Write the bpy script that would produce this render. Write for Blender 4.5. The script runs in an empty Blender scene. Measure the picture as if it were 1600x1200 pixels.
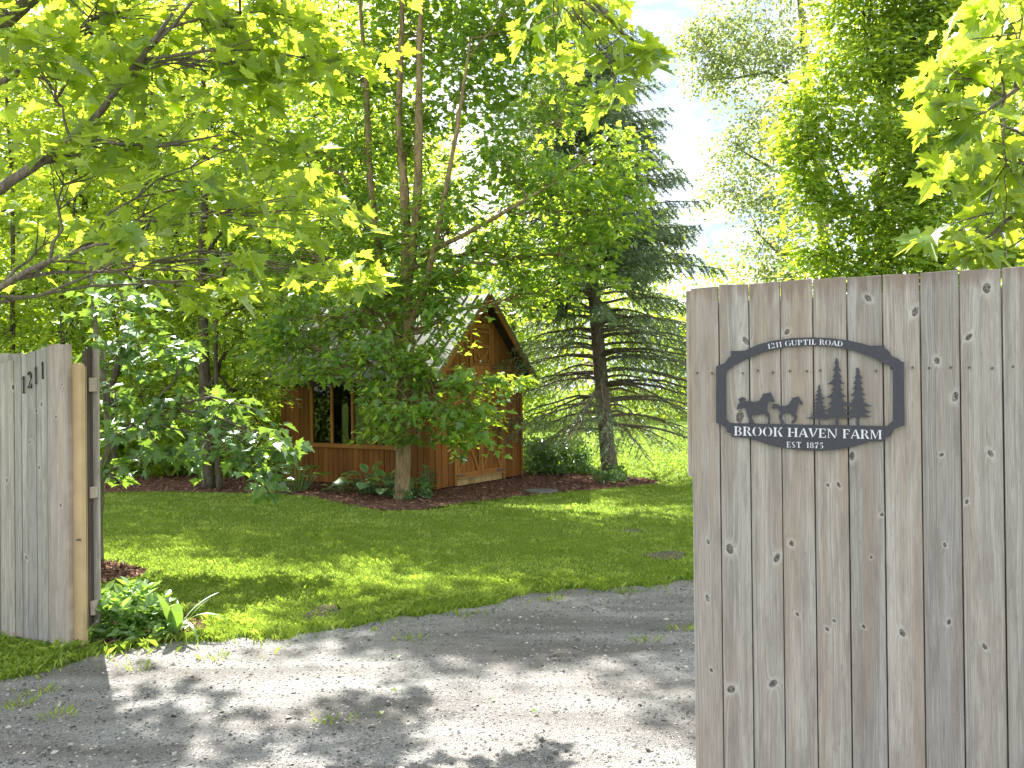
import bpy, bmesh, math, random
import numpy as np
from mathutils import Vector, Matrix
R = math.radians
rng = np.random.default_rng(7)
random.seed(7)
S = bpy.context.scene
COL = S.collection

# ---------------------------------------------------------------- camera
F = 1350.0            # focal length in photo pixels (1600 wide)
EYE = 1.65
HOR = 608.0
cam_d = bpy.data.cameras.new('camera'); cam = bpy.data.objects.new('camera', cam_d); COL.objects.link(cam)
cam_d.sensor_width = 36; cam_d.lens = F / 1600 * 36; cam_d.clip_end = 2000; cam_d.clip_start = 0.05
pitch = math.atan((HOR - 600) / F); roll = R(-0.6)
CM = Matrix.Translation((0, 0, EYE)) @ Matrix.Rotation(R(90) + pitch, 4, 'X') @ Matrix.Rotation(roll, 4, 'Z')
cam.matrix_world = CM; S.camera = cam

# ---------------------------------------------------------------- light
SUN_AZ = R(-28)       # from the view direction (+Y), negative = to the left
SUN_EL = R(47)
SKY_STR = 0.105; SUN_STR = 4.6; EXPOSURE = 2.28
W = bpy.data.worlds.new('World'); S.world = W; W.use_nodes = True
nt = W.node_tree; nt.nodes.clear()
out = nt.nodes.new('ShaderNodeOutputWorld'); bg = nt.nodes.new('ShaderNodeBackground')
sky = nt.nodes.new('ShaderNodeTexSky'); sky.sky_type = 'NISHITA'; sky.sun_disc = False
sky.sun_elevation = SUN_EL; sky.sun_rotation = SUN_AZ; sky.air_density = 1.0; sky.dust_density = 1.5; sky.ozone_density = 1.0
tc = nt.nodes.new('ShaderNodeTexCoord'); mp = nt.nodes.new('ShaderNodeMapping'); mp.inputs['Scale'].default_value = (1.0, 1.0, 2.2)
nz = nt.nodes.new('ShaderNodeTexNoise'); nz.inputs['Scale'].default_value = 3.2; nz.inputs['Detail'].default_value = 7; nz.inputs['Roughness'].default_value = .55
cr = nt.nodes.new('ShaderNodeValToRGB'); cr.color_ramp.elements[0].position = .28; cr.color_ramp.elements[1].position = .40
mx = nt.nodes.new('ShaderNodeMix'); mx.data_type = 'RGBA'
cv = nt.nodes.new('ShaderNodeValToRGB'); cv.color_ramp.elements[0].position = .40; cv.color_ramp.elements[0].color = (1.55, 1.95, 2.6, 1)
cv.color_ramp.elements[1].position = .60; cv.color_ramp.elements[1].color = (5.4, 5.4, 5.4, 1); nt.links.new(nz.outputs['Fac'], cv.inputs['Fac']); nt.links.new(cv.outputs['Color'], mx.inputs['B'])
L = nt.links.new
L(tc.outputs['Generated'], mp.inputs['Vector']); L(mp.outputs[0], nz.inputs['Vector']); L(nz.outputs['Fac'], cr.inputs['Fac'])
L(cr.outputs['Color'], mx.inputs['Factor']); L(sky.outputs[0], mx.inputs['A']); L(mx.outputs['Result'], bg.inputs['Color'])
bg.inputs['Strength'].default_value = SKY_STR; L(bg.outputs[0], out.inputs[0])
sd = bpy.data.lights.new('sun', 'SUN'); sd.energy = SUN_STR; sd.angle = R(.55); sd.color = (1, .95, .86)
so = bpy.data.objects.new('sun', sd); COL.objects.link(so)
sdir = Vector((math.sin(SUN_AZ) * math.cos(SUN_EL), math.cos(SUN_AZ) * math.cos(SUN_EL), math.sin(SUN_EL)))
so.rotation_euler = sdir.to_track_quat('Z', 'Y').to_euler()
S.view_settings.view_transform = 'Standard'; S.view_settings.look = 'None'; S.view_settings.exposure = EXPOSURE
S.view_settings.gamma = 1; S.view_settings.use_curve_mapping = False
S.render.engine = 'CYCLES'
cy = S.cycles
cy.max_bounces = 7; cy.diffuse_bounces = 4; cy.glossy_bounces = 2; cy.transmission_bounces = 5; cy.transparent_max_bounces = 6
cy.caustics_reflective = False; cy.caustics_refractive = False; cy.use_denoising = True; cy.sample_clamp_indirect = 6

# ---------------------------------------------------------------- pixel -> world helpers (photo pixels, 1600x1200)
def ray(px, py):
    v = CM.to_3x3() @ Vector(((px - 800) / F, -(py - 600) / F, -1)); return v
CAMP = Vector((0, 0, EYE))
def at(px, py, y):            # point at world depth y
    v = ray(px, py); return CAMP + v * (y / v.y)
def gnd(px, py, z=0.0):
    v = ray(px, py); return CAMP + v * ((z - EYE) / v.z)
def onplane(px, py, p0, n):
    v = ray(px, py); return CAMP + v * ((p0 - CAMP).dot(n) / v.dot(n))
CMI = np.array(CM.inverted())
def project(P):               # N,3 -> px,py,depth
    Q = np.c_[P, np.ones(len(P))] @ CMI.T
    d = -Q[:, 2]; dd = np.where(d < .01, .01, d)
    return 800 + Q[:, 0] / dd * F, 600 - Q[:, 1] / dd * F, d

# ---------------------------------------------------------------- object helpers
def tag(o, label=None, cat=None, group=None, kind=None):
    if label: o['label'] = label
    if cat: o['category'] = cat
    if group: o['group'] = group
    if kind: o['kind'] = kind
    return o
def empty(name, loc=(0, 0, 0), label=None, cat=None, group=None):
    o = bpy.data.objects.new(name, None); COL.objects.link(o); o.location = loc; o.empty_display_size = .2
    return tag(o, label, cat, group)
def link_mesh(name, me, mat=None, parent=None):
    """vertices are given in world space; the child keeps them through the parent's inverse"""
    if mat is not None and len(me.materials) == 0: me.materials.append(mat)
    o = bpy.data.objects.new(name, me); COL.objects.link(o)
    if parent is not None:
        o.parent = parent
        o.matrix_parent_inverse = PM(parent).inverted()
    return o
def PM(p):
    m = Matrix.Translation(p.location) @ p.rotation_euler.to_matrix().to_4x4()
    return m if p.parent is None else PM(p.parent) @ p.matrix_parent_inverse @ m
def mesh_np(name, V, faces_flat, totals, smooth=False, tint=None):
    me = bpy.data.meshes.new(name)
    me.vertices.add(len(V)); me.vertices.foreach_set('co', np.ascontiguousarray(V, dtype=np.float32).ravel())
    me.loops.add(len(faces_flat)); me.loops.foreach_set('vertex_index', np.asarray(faces_flat, dtype=np.int32))
    me.polygons.add(len(totals)); tot = np.asarray(totals, dtype=np.int32)
    me.polygons.foreach_set('loop_start', np.r_[0, np.cumsum(tot)[:-1]].astype(np.int32))
    me.polygons.foreach_set('loop_total', tot)
    if smooth: me.polygons.foreach_set('use_smooth', np.ones(len(totals), dtype=bool))
    me.update(calc_edges=True)
    if tint is not None:
        a = me.attributes.new('tint', 'FLOAT', 'POINT'); a.data.foreach_set('value', np.asarray(tint, dtype=np.float32))
    return me
def inst_mesh(name, tv, tf, Rm, P, Sc, tint=None, smooth=False):
    """copies of template (tv verts, tf faces) with rotations Rm (N,3,3), positions P, scales Sc into one mesh"""
    N = len(P); tv = np.asarray(tv, float); m = len(tv)
    Sc = np.asarray(Sc)
    if Sc.ndim == 1: Sc = Sc[:, None] * np.ones((1, 3))
    V = np.einsum('nij,nmj->nmi', Rm, tv[None] * Sc[:, None, :]) + P[:, None, :]
    flat = np.concatenate([np.asarray(f) for f in tf]); tots = np.array([len(f) for f in tf])
    FF = (flat[None] + (np.arange(N) * m)[:, None]).ravel()
    if tint is None: tint = rng.random(N)
    return mesh_np(name, V.reshape(-1, 3), FF, np.tile(tots, N), smooth, np.repeat(tint, m))
def frames(d, n):
    """rotation matrices: y axis = d, z axis ~ n"""
    d = d / np.linalg.norm(d, axis=1, keepdims=True)
    x = np.cross(d, n); l = np.linalg.norm(x, axis=1, keepdims=True); x = x / np.where(l < 1e-6, 1, l)
    z = np.cross(x, d)
    return np.stack([x, d, z], axis=2)

class MB:
    """collects shapes in world space, builds one mesh object"""
    def __init__(s): s.v = []; s.f = []
    def add(s, vs, fs):
        b = len(s.v); s.v += [tuple(v) for v in vs]; s.f += [tuple(i + b for i in f) for f in fs]; return s
    def box(s, o, ax, ay, az):
        """corner o, edge vectors ax ay az"""
        o = Vector(o); ax = Vector(ax); ay = Vector(ay); az = Vector(az)
        c = [o, o + ax, o + ax + ay, o + ay]; c += [p + az for p in c]
        fs = [(0, 3, 2, 1), (4, 5, 6, 7), (0, 1, 5, 4), (1, 2, 6, 5), (2, 3, 7, 6), (3, 0, 4, 7)]
        if ax.cross(ay).dot(az) < 0: fs = [f[::-1] for f in fs]
        return s.add(c, fs)
    def prism(s, poly, n):
        """closed polygon of points, extruded by vector n"""
        k = len(poly); n = Vector(n); p = [Vector(q) for q in poly]
        fs = [tuple(range(k)), tuple(range(2 * k - 1, k - 1, -1))] + [((i + 1) % k, i, k + i, k + (i + 1) % k) for i in range(k)]
        return s.add(p + [q + n for q in p], fs)
    def tube(s, pts, rad, sides=8, cap=True):
        pts = [Vector(p) for p in pts]; n = len(pts); vs = []; fs = []
        prev = None
        for i, p in enumerate(pts):
            t = (pts[min(i + 1, n - 1)] - pts[max(i - 1, 0)]); t.normalize()
            if prev is None:
                a = t.cross(Vector((0, 0, 1)) if abs(t.z) < .9 else Vector((1, 0, 0))); a.normalize()
            else:
                a = prev - t * prev.dot(t); a.normalize()
            prev = a; b = t.cross(a)
            for k in range(sides):
                w = 2 * math.pi * k / sides; vs.append(p + (a * math.cos(w) + b * math.sin(w)) * rad[i])
        for i in range(n - 1):
            for k in range(sides):
                k2 = (k + 1) % sides; fs.append((i * sides + k, i * sides + k2, (i + 1) * sides + k2, (i + 1) * sides + k))
        if cap: fs.append(tuple(range(sides))[::-1]); fs.append(tuple((n - 1) * sides + k for k in range(sides)))
        return s.add(vs, fs)
    def build(s, name, mat, parent=None, smooth=False, bevel=0):
        me = bpy.data.meshes.new(name); me.from_pydata(s.v, [], s.f)
        if smooth: me.polygons.foreach_set('use_smooth', [True] * len(me.polygons))
        me.update()
        if bevel:
            bm = bmesh.new(); bm.from_mesh(me); bmesh.ops.recalc_face_normals(bm, faces=bm.faces)
            bmesh.ops.bevel(bm, geom=[e for e in bm.edges if e.calc_face_angle(0) > .5], offset=bevel, segments=1, affect='EDGES', clamp_overlap=True)
            bm.to_mesh(me); bm.free()
        else:
            bm = bmesh.new(); bm.from_mesh(me); bmesh.ops.recalc_face_normals(bm, faces=bm.faces); bm.to_mesh(me); bm.free()
        return link_mesh(name, me, mat, parent)

# ---------------------------------------------------------------- material helpers
class NT:
    def __init__(s, name):
        s.m = bpy.data.materials.new(name); s.m.use_nodes = True; s.t = s.m.node_tree; s.t.nodes.clear()
        s.out = s.n('ShaderNodeOutputMaterial')
    def n(s, typ, **kw):
        nd = s.t.nodes.new(typ)
        for k, v in kw.items(): setattr(nd, k, v)
        return nd
    def l(s, a, b): s.t.links.new(a, b)
    def setin(s, nd, i, v):
        if v is None: return
        if hasattr(v, 'is_output'): s.l(v, nd.inputs[i])
        else: nd.inputs[i].default_value = v
    def math(s, op, a, b=None, c=None, clamp=False):
        nd = s.n('ShaderNodeMath', operation=op, use_clamp=clamp)
        for i, v in enumerate((a, b, c)): s.setin(nd, i, v)
        return nd.outputs[0]
    def mix(s, f, a, b, blend='MIX'):
        nd = s.n('ShaderNodeMix', data_type='RGBA', blend_type=blend)
        s.setin(nd, 'Factor', f)
        s.setin(nd, 'A', a if hasattr(a, 'is_output') else (*a, 1)); s.setin(nd, 'B', b if hasattr(b, 'is_output') else (*b, 1))
        return nd.outputs['Result']
    def noise(s, vec, scale, detail=4, rough=.55, dist=0):
        nd = s.n('ShaderNodeTexNoise'); s.setin(nd, 'Vector', vec)
        nd.inputs['Scale'].default_value = scale; nd.inputs['Detail'].default_value = detail; nd.inputs['Roughness'].default_value = rough; nd.inputs['Distortion'].default_value = dist
        return nd.outputs['Fac']
    def ramp(s, fac, *st):
        nd = s.n('ShaderNodeValToRGB'); s.l(fac, nd.inputs[0]); e = nd.color_ramp.elements
        while len(e) < len(st): e.new(.5)
        for el, (p, c) in zip(e, st):
            el.position = p; el.color = (*c, 1) if not isinstance(c, (int, float)) else (c, c, c, 1)
        return nd.outputs[0]
    def mapping(s, vec, scale=(1, 1, 1), loc=(0, 0, 0), rot=(0, 0, 0)):
        nd = s.n('ShaderNodeMapping'); s.l(vec, nd.inputs[0]); nd.inputs['Scale'].default_value = scale
        if hasattr(loc, 'is_output'): s.l(loc, nd.inputs['Location'])
        else: nd.inputs['Location'].default_value = loc
        nd.inputs['Rotation'].default_value = rot
        return nd.outputs[0]
    def geo(s): return s.n('ShaderNodeNewGeometry').outputs['Position']
    def obj(s): return s.n('ShaderNodeTexCoord').outputs['Object']
    def rnd(s): return s.n('ShaderNodeObjectInfo').outputs['Random']
    def bump(s, h, strength=.3, dist=.01):
        nd = s.n('ShaderNodeBump'); nd.inputs['Strength'].default_value = strength; nd.inputs['Distance'].default_value = dist; s.l(h, nd.inputs['Height']); return nd.outputs[0]
    def princ(s, col, rough=.8, spec=.3, normal=None, metallic=0):
        nd = s.n('ShaderNodeBsdfPrincipled')
        s.setin(nd, 'Base Color', col if hasattr(col, 'is_output') else (*col, 1)); s.setin(nd, 'Roughness', rough)
        nd.inputs['Specular IOR Level'].default_value = spec; nd.inputs['Metallic'].default_value = metallic
        if normal is not None: s.l(normal, nd.inputs['Normal'])
        s.l(nd.outputs[0], s.out.inputs[0]); return s.m

def leaf_mat(name, cols, trans, tmix=.5, gloss=.1, rough=.42, fres=.28, veins=False):
    """cols: three base colours picked by tint; trans: colour of light passing through"""
    n = NT(name)
    at_ = n.n('ShaderNodeAttribute', attribute_name='tint').outputs['Fac']
    t = n.math('FRACT', n.math('ADD', at_, n.rnd()))
    c = n.ramp(t, (0, cols[0]), (.5, cols[1]), (1, cols[2]))
    k = n.math('MULTIPLY_ADD', t, .6, .7)
    tr = n.mix(1, trans, n.n('ShaderNodeCombineColor').outputs[0], 'MULTIPLY')
    comb = tr.node.inputs['B'].links[0].from_node
    for i in range(3): n.l(k, comb.inputs[i])
    if veins:
        sp = n.n('ShaderNodeSeparateXYZ'); n.l(n.obj(), sp.inputs[0]); ax_ = n.math('ABSOLUTE', sp.outputs[0]); yy = n.math('SUBTRACT', sp.outputs[1], .1)
        vm = n.math('LESS_THAN', ax_, .014)
        for an in (.72, 1.32):      # distance to the two pairs of side veins
            ds = n.math('ABSOLUTE', n.math('SUBTRACT', n.math('MULTIPLY', ax_, math.cos(an)), n.math('MULTIPLY', yy, math.sin(an))))
            vm = n.math('MAXIMUM', vm, n.math('MULTIPLY', n.math('LESS_THAN', ds, .011), n.math('GREATER_THAN', n.math('MULTIPLY_ADD', yy, math.cos(an), n.math('MULTIPLY', ax_, math.sin(an))), 0)))
        fine = n.noise(n.obj(), 9, 4, .7); spot = n.ramp(n.noise(n.obj(), 3.5, 3, .6, 1), (.66, 0), (.74, .7))
        c = n.mix(n.math('MULTIPLY', vm, .5), c, tuple(min(1, x * 1.9 + .03) for x in cols[2])); c = n.mix(n.ramp(fine, (.3, .3), (.6, 0)), c, tuple(x * .5 for x in cols[0])); c = n.mix(spot, c, (.20, .17, .03))
        tr = n.mix(n.math('MULTIPLY', vm, .55), tr, tuple(x * .35 for x in trans)); tr = n.mix(n.ramp(fine, (.3, .35), (.6, 0)), tr, tuple(x * .6 for x in trans))
    d = n.n('ShaderNodeBsdfDiffuse'); n.l(c, d.inputs[0])
    tt = n.n('ShaderNodeBsdfTranslucent'); n.l(tr, tt.inputs[0])
    g = n.n('ShaderNodeBsdfGlossy'); g.inputs['Roughness'].default_value = rough; g.inputs['Color'].default_value = (.9, .95, 1, 1)
    m1 = n.n('ShaderNodeMixShader'); m1.inputs[0].default_value = tmix; n.l(d.outputs[0], m1.inputs[1]); n.l(tt.outputs[0], m1.inputs[2])
    m2 = n.n('ShaderNodeMixShader'); fr = n.n('ShaderNodeFresnel'); fr.inputs[0].default_value = 1.4
    n.l(n.math('MULTIPLY_ADD', fr.outputs[0], fres, gloss, clamp=True), m2.inputs[0]); n.l(m1.outputs[0], m2.inputs[1]); n.l(g.outputs[0], m2.inputs[2])
    n.l(m2.outputs[0], n.out.inputs[0]); return n.m

M = {}
M['leaf_maple'] = leaf_mat('maple_leaf', [(.055, .14, .016), (.085, .19, .022), (.13, .23, .025)], (.52, .70, .05), .55, .025)
M['leaf_bright'] = leaf_mat('bright_leaf', [(.07, .17, .015), (.11, .21, .02), (.16, .25, .02)], (.58, .72, .045), .57, .02)
M['leaf_shiny'] = leaf_mat('shiny_leaf', [(.035, .10, .018), (.055, .14, .025), (.09, .19, .03)], (.26, .42, .04), .45, .05)
M['leaf_wood'] = leaf_mat('woodland_leaf', [(.045, .11, .012), (.08, .16, .018), (.13, .21, .02)], (.60, .74, .04), .58, .01)
M['leaf_poplar'] = leaf_mat('poplar_leaf', [(.08, .14, .05), (.12, .19, .07), (.16, .22, .09)], (.50, .56, .14), .5, .04)
M['leaf_hosta'] = leaf_mat('hosta_leaf', [(.06, .17, .03), (.08, .20, .04), (.11, .24, .04)], (.30, .50, .05), .4, .05)
M['leaf_margin'] = leaf_mat('hosta_margin', [(.30, .38, .18), (.35, .42, .2), (.38, .45, .22)], (.5, .6, .2), .3, .05)
M['leaf_cover'] = leaf_mat('groundcover_leaf', [(.05, .13, .03), (.07, .17, .03), (.12, .22, .04)], (.30, .50, .05), .4, .05)
M['leaf_bright_single'] = leaf_mat('bright_leaf_veined', [(.06, .15, .015), (.11, .21, .02), (.17, .25, .02)], (.62, .76, .05), .57, .02, veins=True)
M['leaf_shiny_single'] = leaf_mat('shiny_leaf_veined', [(.035, .10, .018), (.055, .14, .025), (.09, .19, .03)], (.28, .44, .045), .45, .05, veins=True)
M['needle'] = leaf_mat('spruce_needle', [(.06, .115, .065), (.10, .165, .085), (.15, .21, .09)], (.32, .42, .13), .35, .01)
M['grass'] = leaf_mat('grass_blade', [(.135, .225, .03), (.205, .285, .045), (.31, .36, .09)], (.40, .54, .06), .4, 0, .6, .04)

def bark(name, a, b, sc=1.0):
    n = NT(name); p = n.mapping(n.geo(), (9 * sc, 9 * sc, 2.2 * sc))
    v = n.noise(p, 2.5, 6, .65, .6); w = n.noise(n.geo(), 1.6, 4)
    rp = n.ramp(v, (.3, a), (.62, b)); mossy = n.mix(n.ramp(w, (.5, 0), (.75, .5)), rp, (.10, .12, .05))
    return n.princ(mossy, .9, .15, n.bump(v, .9, .03))
M['bark'] = bark('maple_bark', (.10, .068, .038), (.36, .26, .15))
M['bark_grey'] = bark('grey_bark', (.07, .06, .05), (.25, .21, .17), 1.5)
M['bark_dark'] = bark('dark_bark', (.03, .024, .018), (.12, .095, .07))
M['bark_spruce'] = bark('spruce_bark', (.06, .045, .035), (.22, .18, .14), 2)

def weathered(name, base, dark, light, warm, knots=(), plane=None, top=None):
    """grey weathered boards: grain runs along z; plane=(origin, axis) gives the coordinate across the boards"""
    n = NT(name)
    o, ax = plane; P = n.geo()
    sub = n.n('ShaderNodeVectorMath', operation='SUBTRACT'); n.l(P, sub.inputs[0]); sub.inputs[1].default_value = o
    dt = n.n('ShaderNodeVectorMath', operation='DOT_PRODUCT'); n.l(sub.outputs[0], dt.inputs[0]); dt.inputs[1].default_value = ax
    u = dt.outputs['Value']; z = n.n('ShaderNodeSeparateXYZ'); n.l(P, z.inputs[0]); z = z.outputs[2]
    rnd = n.rnd(); roff = n.math('MULTIPLY', rnd, 37.0)
    g = u; km = None; ring = None
    for (ku, kz, kr) in knots:
        du = n.math('SUBTRACT', u, ku); dz = n.math('SUBTRACT', z, kz)
        sk = rng.uniform(-.5, .5); as_ = rng.uniform(1.0, 1.9); du2 = n.math('MULTIPLY_ADD', dz, sk, du)
        d2 = n.math('ADD', n.math('POWER', n.math('ABSOLUTE', n.math('DIVIDE', du2, kr)), 2), n.math('POWER', n.math('ABSOLUTE', n.math('DIVIDE', dz, kr * as_)), 2))
        e = n.math('DIVIDE', 1.0, n.math('ADD', 1.0, n.math('MULTIPLY', d2, .35)))        # falls off slowly
        g = n.math('MULTIPLY_ADD', n.math('MULTIPLY', e, e), n.math('MULTIPLY', n.math('SIGN', du), kr * 2.2), g)
        k = n.math('SUBTRACT', 1.6, d2, clamp=True)
        km = k if km is None else n.math('MAXIMUM', km, k)
        ring = e if ring is None else n.math('MAXIMUM', ring, e)
    cx = n.n('ShaderNodeCombineXYZ'); n.l(g, cx.inputs[0]); n.l(roff, cx.inputs[1]); n.l(z, cx.inputs[2])
    vec = cx.outputs[0]
    # slow waviness of the grain
    wv = n.noise(n.mapping(vec, (4, 1, .9)), 1.0, 3, .5)
    g2 = n.math('MULTIPLY_ADD', wv, .07, g)
    cx2 = n.n('ShaderNodeCombineXYZ'); n.l(g2, cx2.inputs[0]); n.l(roff, cx2.inputs[1]); n.l(n.math('MULTIPLY', z, .03), cx2.inputs[2])
    grain = n.noise(n.mapping(cx2.outputs[0], (170, 1, 1)), 1.0, 5, .65)
    fine = n.noise(n.mapping(vec, (420, 1, 9)), 1.0, 2, .6)
    broad = n.noise(n.mapping(vec, (22, 1, .8)), 1.0, 5, .65, .5)
    blot = n.noise(n.mapping(vec, (26, 1, 3.2)), 1.0, 5, .7)
    c = n.ramp(grain, (.30, dark), (.52, base), (.72, light))
    c = n.mix(n.ramp(broad, (.46, 0), (.62, .85)), c, warm)
    sil = n.noise(n.mapping(vec, (14, 1, .6), (9, 3, 2)), 1.0, 4, .6, .4); c = n.mix(n.ramp(sil, (.50, 0), (.66, .6)), c, light)
    c = n.mix(n.ramp(blot, (.36, .6), (.52, 0)), c, dark)
    spk = n.noise(n.mapping(vec, (90, 1, 22)), 1.0, 2, .5); c = n.mix(n.ramp(spk, (.66, 0), (.76, .55)), c, dark)
    if top is not None:
        hn = n.noise(n.mapping(vec, (30, 1, 2)), 1.0, 4, .7); edge = n.math('ADD', n.math('MULTIPLY', n.math('SUBTRACT', z, top), 3.4), n.math('MULTIPLY', hn, 1.3))
        c = n.mix(n.ramp(edge, (.42, 0), (.62, .7)), c, (.19, .135, .10))
    c = n.mix(n.math('MULTIPLY', n.ramp(fine, (.35, .5), (.55, 0)), 1), c, dark)
    # board-to-board tone
    tone = n.ramp(rnd, (0, (.84, .85, .87)), (.5, (1, 1, .99)), (1, (1.06, 1.03, .99)))
    c = n.mix(1, c, tone, 'MULTIPLY')
    h = n.math('ADD', n.math('MULTIPLY', grain, .7), n.math('MULTIPLY', fine, .5))
    if km is not None:
        halo = n.ramp(ring, (.35, 0), (.75, .55)); c = n.mix(halo, c, light)
        kn = n.noise(n.geo(), 160, 3); km = n.math('SUBTRACT', km, n.math('MULTIPLY', n.noise(n.geo(), 48, 4, .7), 1.15))
        c = n.mix(n.math('MULTIPLY', n.ramp(km, (.02, 0), (.4, .96)), n.ramp(kn, (.35, 1), (.7, .5))), c, (.030, .022, .017))
        h = n.math('SUBTRACT', h, km)
    # damp brown drip under the top edge
    return n.princ(c, .85, .2, n.bump(h, .35, .004))

def stained(name, a, b):
    n = NT(name); P = n.geo(); rnd = n.rnd()
    cx = n.n('ShaderNodeVectorMath', operation='ADD'); n.l(P, cx.inputs[0]); cc = n.n('ShaderNodeCombineXYZ'); n.l(n.math('MULTIPLY', rnd, 31), cc.inputs[2]); n.l(cc.outputs[0], cx.inputs[1])
    g = n.noise(n.mapping(cx.outputs[0], (45, 45, 1.5)), 1, 4, .6, .4); w = n.noise(P, 1.3, 4)
    c = n.ramp(g, (.3, a), (.7, b)); c = n.mix(n.ramp(w, (.45, 0), (.7, .35)), c, tuple(x * .6 for x in a))
    tone = n.ramp(rnd, (0, (.75, .75, .75)), (1, (1.15, 1.12, 1.1))); c = n.mix(1, c, tone, 'MULTIPLY')
    return n.princ(c, .75, .2, n.bump(g, .4, .005))
M['stain'] = stained('stained_board', (.155, .060, .013), (.31, .130, .030))
M['stain_trim'] = stained('stained_trim', (.22, .098, .024), (.37, .175, .045))
M['stain_pale'] = stained('pale_kickboard', (.30, .22, .08), (.44, .33, .14))

def simple(name, col, rough=.6, spec=.3, var=.25, sc=20, metallic=0, bump=.2):
    n = NT(name); v = n.noise(n.geo(), sc, 4)
    c = n.ramp(v, (.3, tuple(x * (1 - var) for x in col)), (.7, tuple(min(1, x * (1 + var)) for x in col)))
    return n.princ(c, rough, spec, n.bump(v, bump, .004), metallic)
M['iron'] = simple('black_iron', (.045, .047, .055), .55, .35, .12, 60)
M['letter'] = simple('cut_lettering', (.62, .64, .66), .7, .2, .1, 80)
M['digit'] = simple('black_digit', (.02, .02, .02), .5)
M['nail'] = simple('rusty_nail', (.09, .075, .065), .6, .4, .3, 90)
M['screw'] = simple('screw_head', (.05, .045, .04), .4, .5, .3, 90)
M['newwood'] = simple('new_post_wood', (.50, .37, .21), .8, .2, .1, 8)
M['stone'] = simple('stone', (.13, .125, .115), .9, .1, .3, 12, bump=.6)
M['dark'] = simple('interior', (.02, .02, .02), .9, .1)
def gravel_mat():
    n = NT('gravel'); P = n.geo()
    a = n.noise(P, 120, 3, .7); b = n.noise(P, 1.2, 5); v = n.n('ShaderNodeTexVoronoi'); n.l(P, v.inputs['Vector']); v.inputs['Scale'].default_value = 130; rut = n.noise(n.mapping(P, (.35, 1.5, 1), rot=(0, 0, .12)), 1.5, 4, .6)
    c = n.ramp(a, (.28, (.078, .074, .072)), (.5, (.162, .154, .149)), (.72, (.30, .285, .268)))
    c2 = n.mix(.18, c, v.outputs['Color']); hs = n.n('ShaderNodeHueSaturation'); hs.inputs['Saturation'].default_value = .12; n.l(c2, hs.inputs['Color'])
    c = n.mix(n.ramp(b, (.42, 0), (.7, .45)), hs.outputs[0], (.215, .19, .165)); c = n.mix(n.ramp(rut, (.42, 0), (.62, .7)), c, (.115, .105, .095))
    return n.princ(c, .95, .1, n.bump(n.math('ADD', a, v.outputs['Distance']), .8, .012))
M['gravel'] = gravel_mat()
def pebble_mat():
    n = NT('pebble'); t = n.n('ShaderNodeAttribute', attribute_name='tint').outputs['Fac']
    c = n.ramp(t, (0, (.055, .053, .052)), (.45, (.15, .147, .144)), (.85, (.27, .256, .245)), (1, (.46, .43, .40)))
    return n.princ(c, .9, .15)
M['pebble'] = pebble_mat()
def soil_mat():
    n = NT('lawn_soil'); P = n.geo(); a = n.noise(P, 60, 5, .7); b = n.noise(P, .8, 5); d = n.noise(P, 3.5, 4)
    c = n.ramp(a, (.3, (.06, .11, .015)), (.55, (.14, .215, .03)), (.75, (.25, .29, .07)))
    c = n.mix(n.ramp(d, (.58, 0), (.72, .6)), c, (.16, .15, .07)); c = n.mix(n.ramp(b, (.45, 0), (.65, .4)), c, (.10, .17, .03))
    return n.princ(c, .95, .05, n.bump(a, .8, .03))
M['soil'] = soil_mat()
def mulch_mat():
    n = NT('mulch'); P = n.geo(); a = n.noise(n.mapping(P, (1, 1.7, 1)), 55, 4, .7, 1.2); b = n.noise(P, 6, 3)
    c = n.ramp(a, (.3, (.05, .025, .02)), (.5, (.14, .075, .055)), (.75, (.27, .16, .12)))
    return n.princ(c, .95, .05, n.bump(n.math('ADD', a, b), .9, .03))
M['mulch'] = mulch_mat()
def chip_mat():
    n = NT('mulch_chip'); t = n.n('ShaderNodeAttribute', attribute_name='tint').outputs['Fac']
    return n.princ(n.ramp(t, (0, (.05, .025, .018)), (.6, (.17, .09, .065)), (1, (.36, .23, .17))), .95, .05)
M['chip'] = chip_mat()
def dirt_mat():
    n = NT('bare_dirt'); P = n.geo(); a = n.noise(P, 45, 5, .7)
    return n.princ(n.ramp(a, (.3, (.06, .055, .035)), (.7, (.17, .15, .115))), .95, .05, n.bump(a, .8, .02))
M['dirt'] = dirt_mat()
n = NT('window_glass'); gl = n.n('ShaderNodeBsdfGlossy'); gl.inputs['Roughness'].default_value = .04
tr = n.n('ShaderNodeBsdfTransparent'); mxs = n.n('ShaderNodeMixShader'); fr = n.n('ShaderNodeLayerWeight'); fr.inputs[0].default_value = .3
n.l(n.math('MULTIPLY_ADD', n.math('POWER', fr.outputs['Facing'], 3), .3, .03), mxs.inputs[0]); n.l(tr.outputs[0], mxs.inputs[1]); n.l(gl.outputs[0], mxs.inputs[2]); n.l(mxs.outputs[0], n.out.inputs[0]); M['glass'] = n.m
M['roof'] = simple('metal_roofing', (.16, .17, .15), .75, .2, .1, 3, 0, .1)

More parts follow.
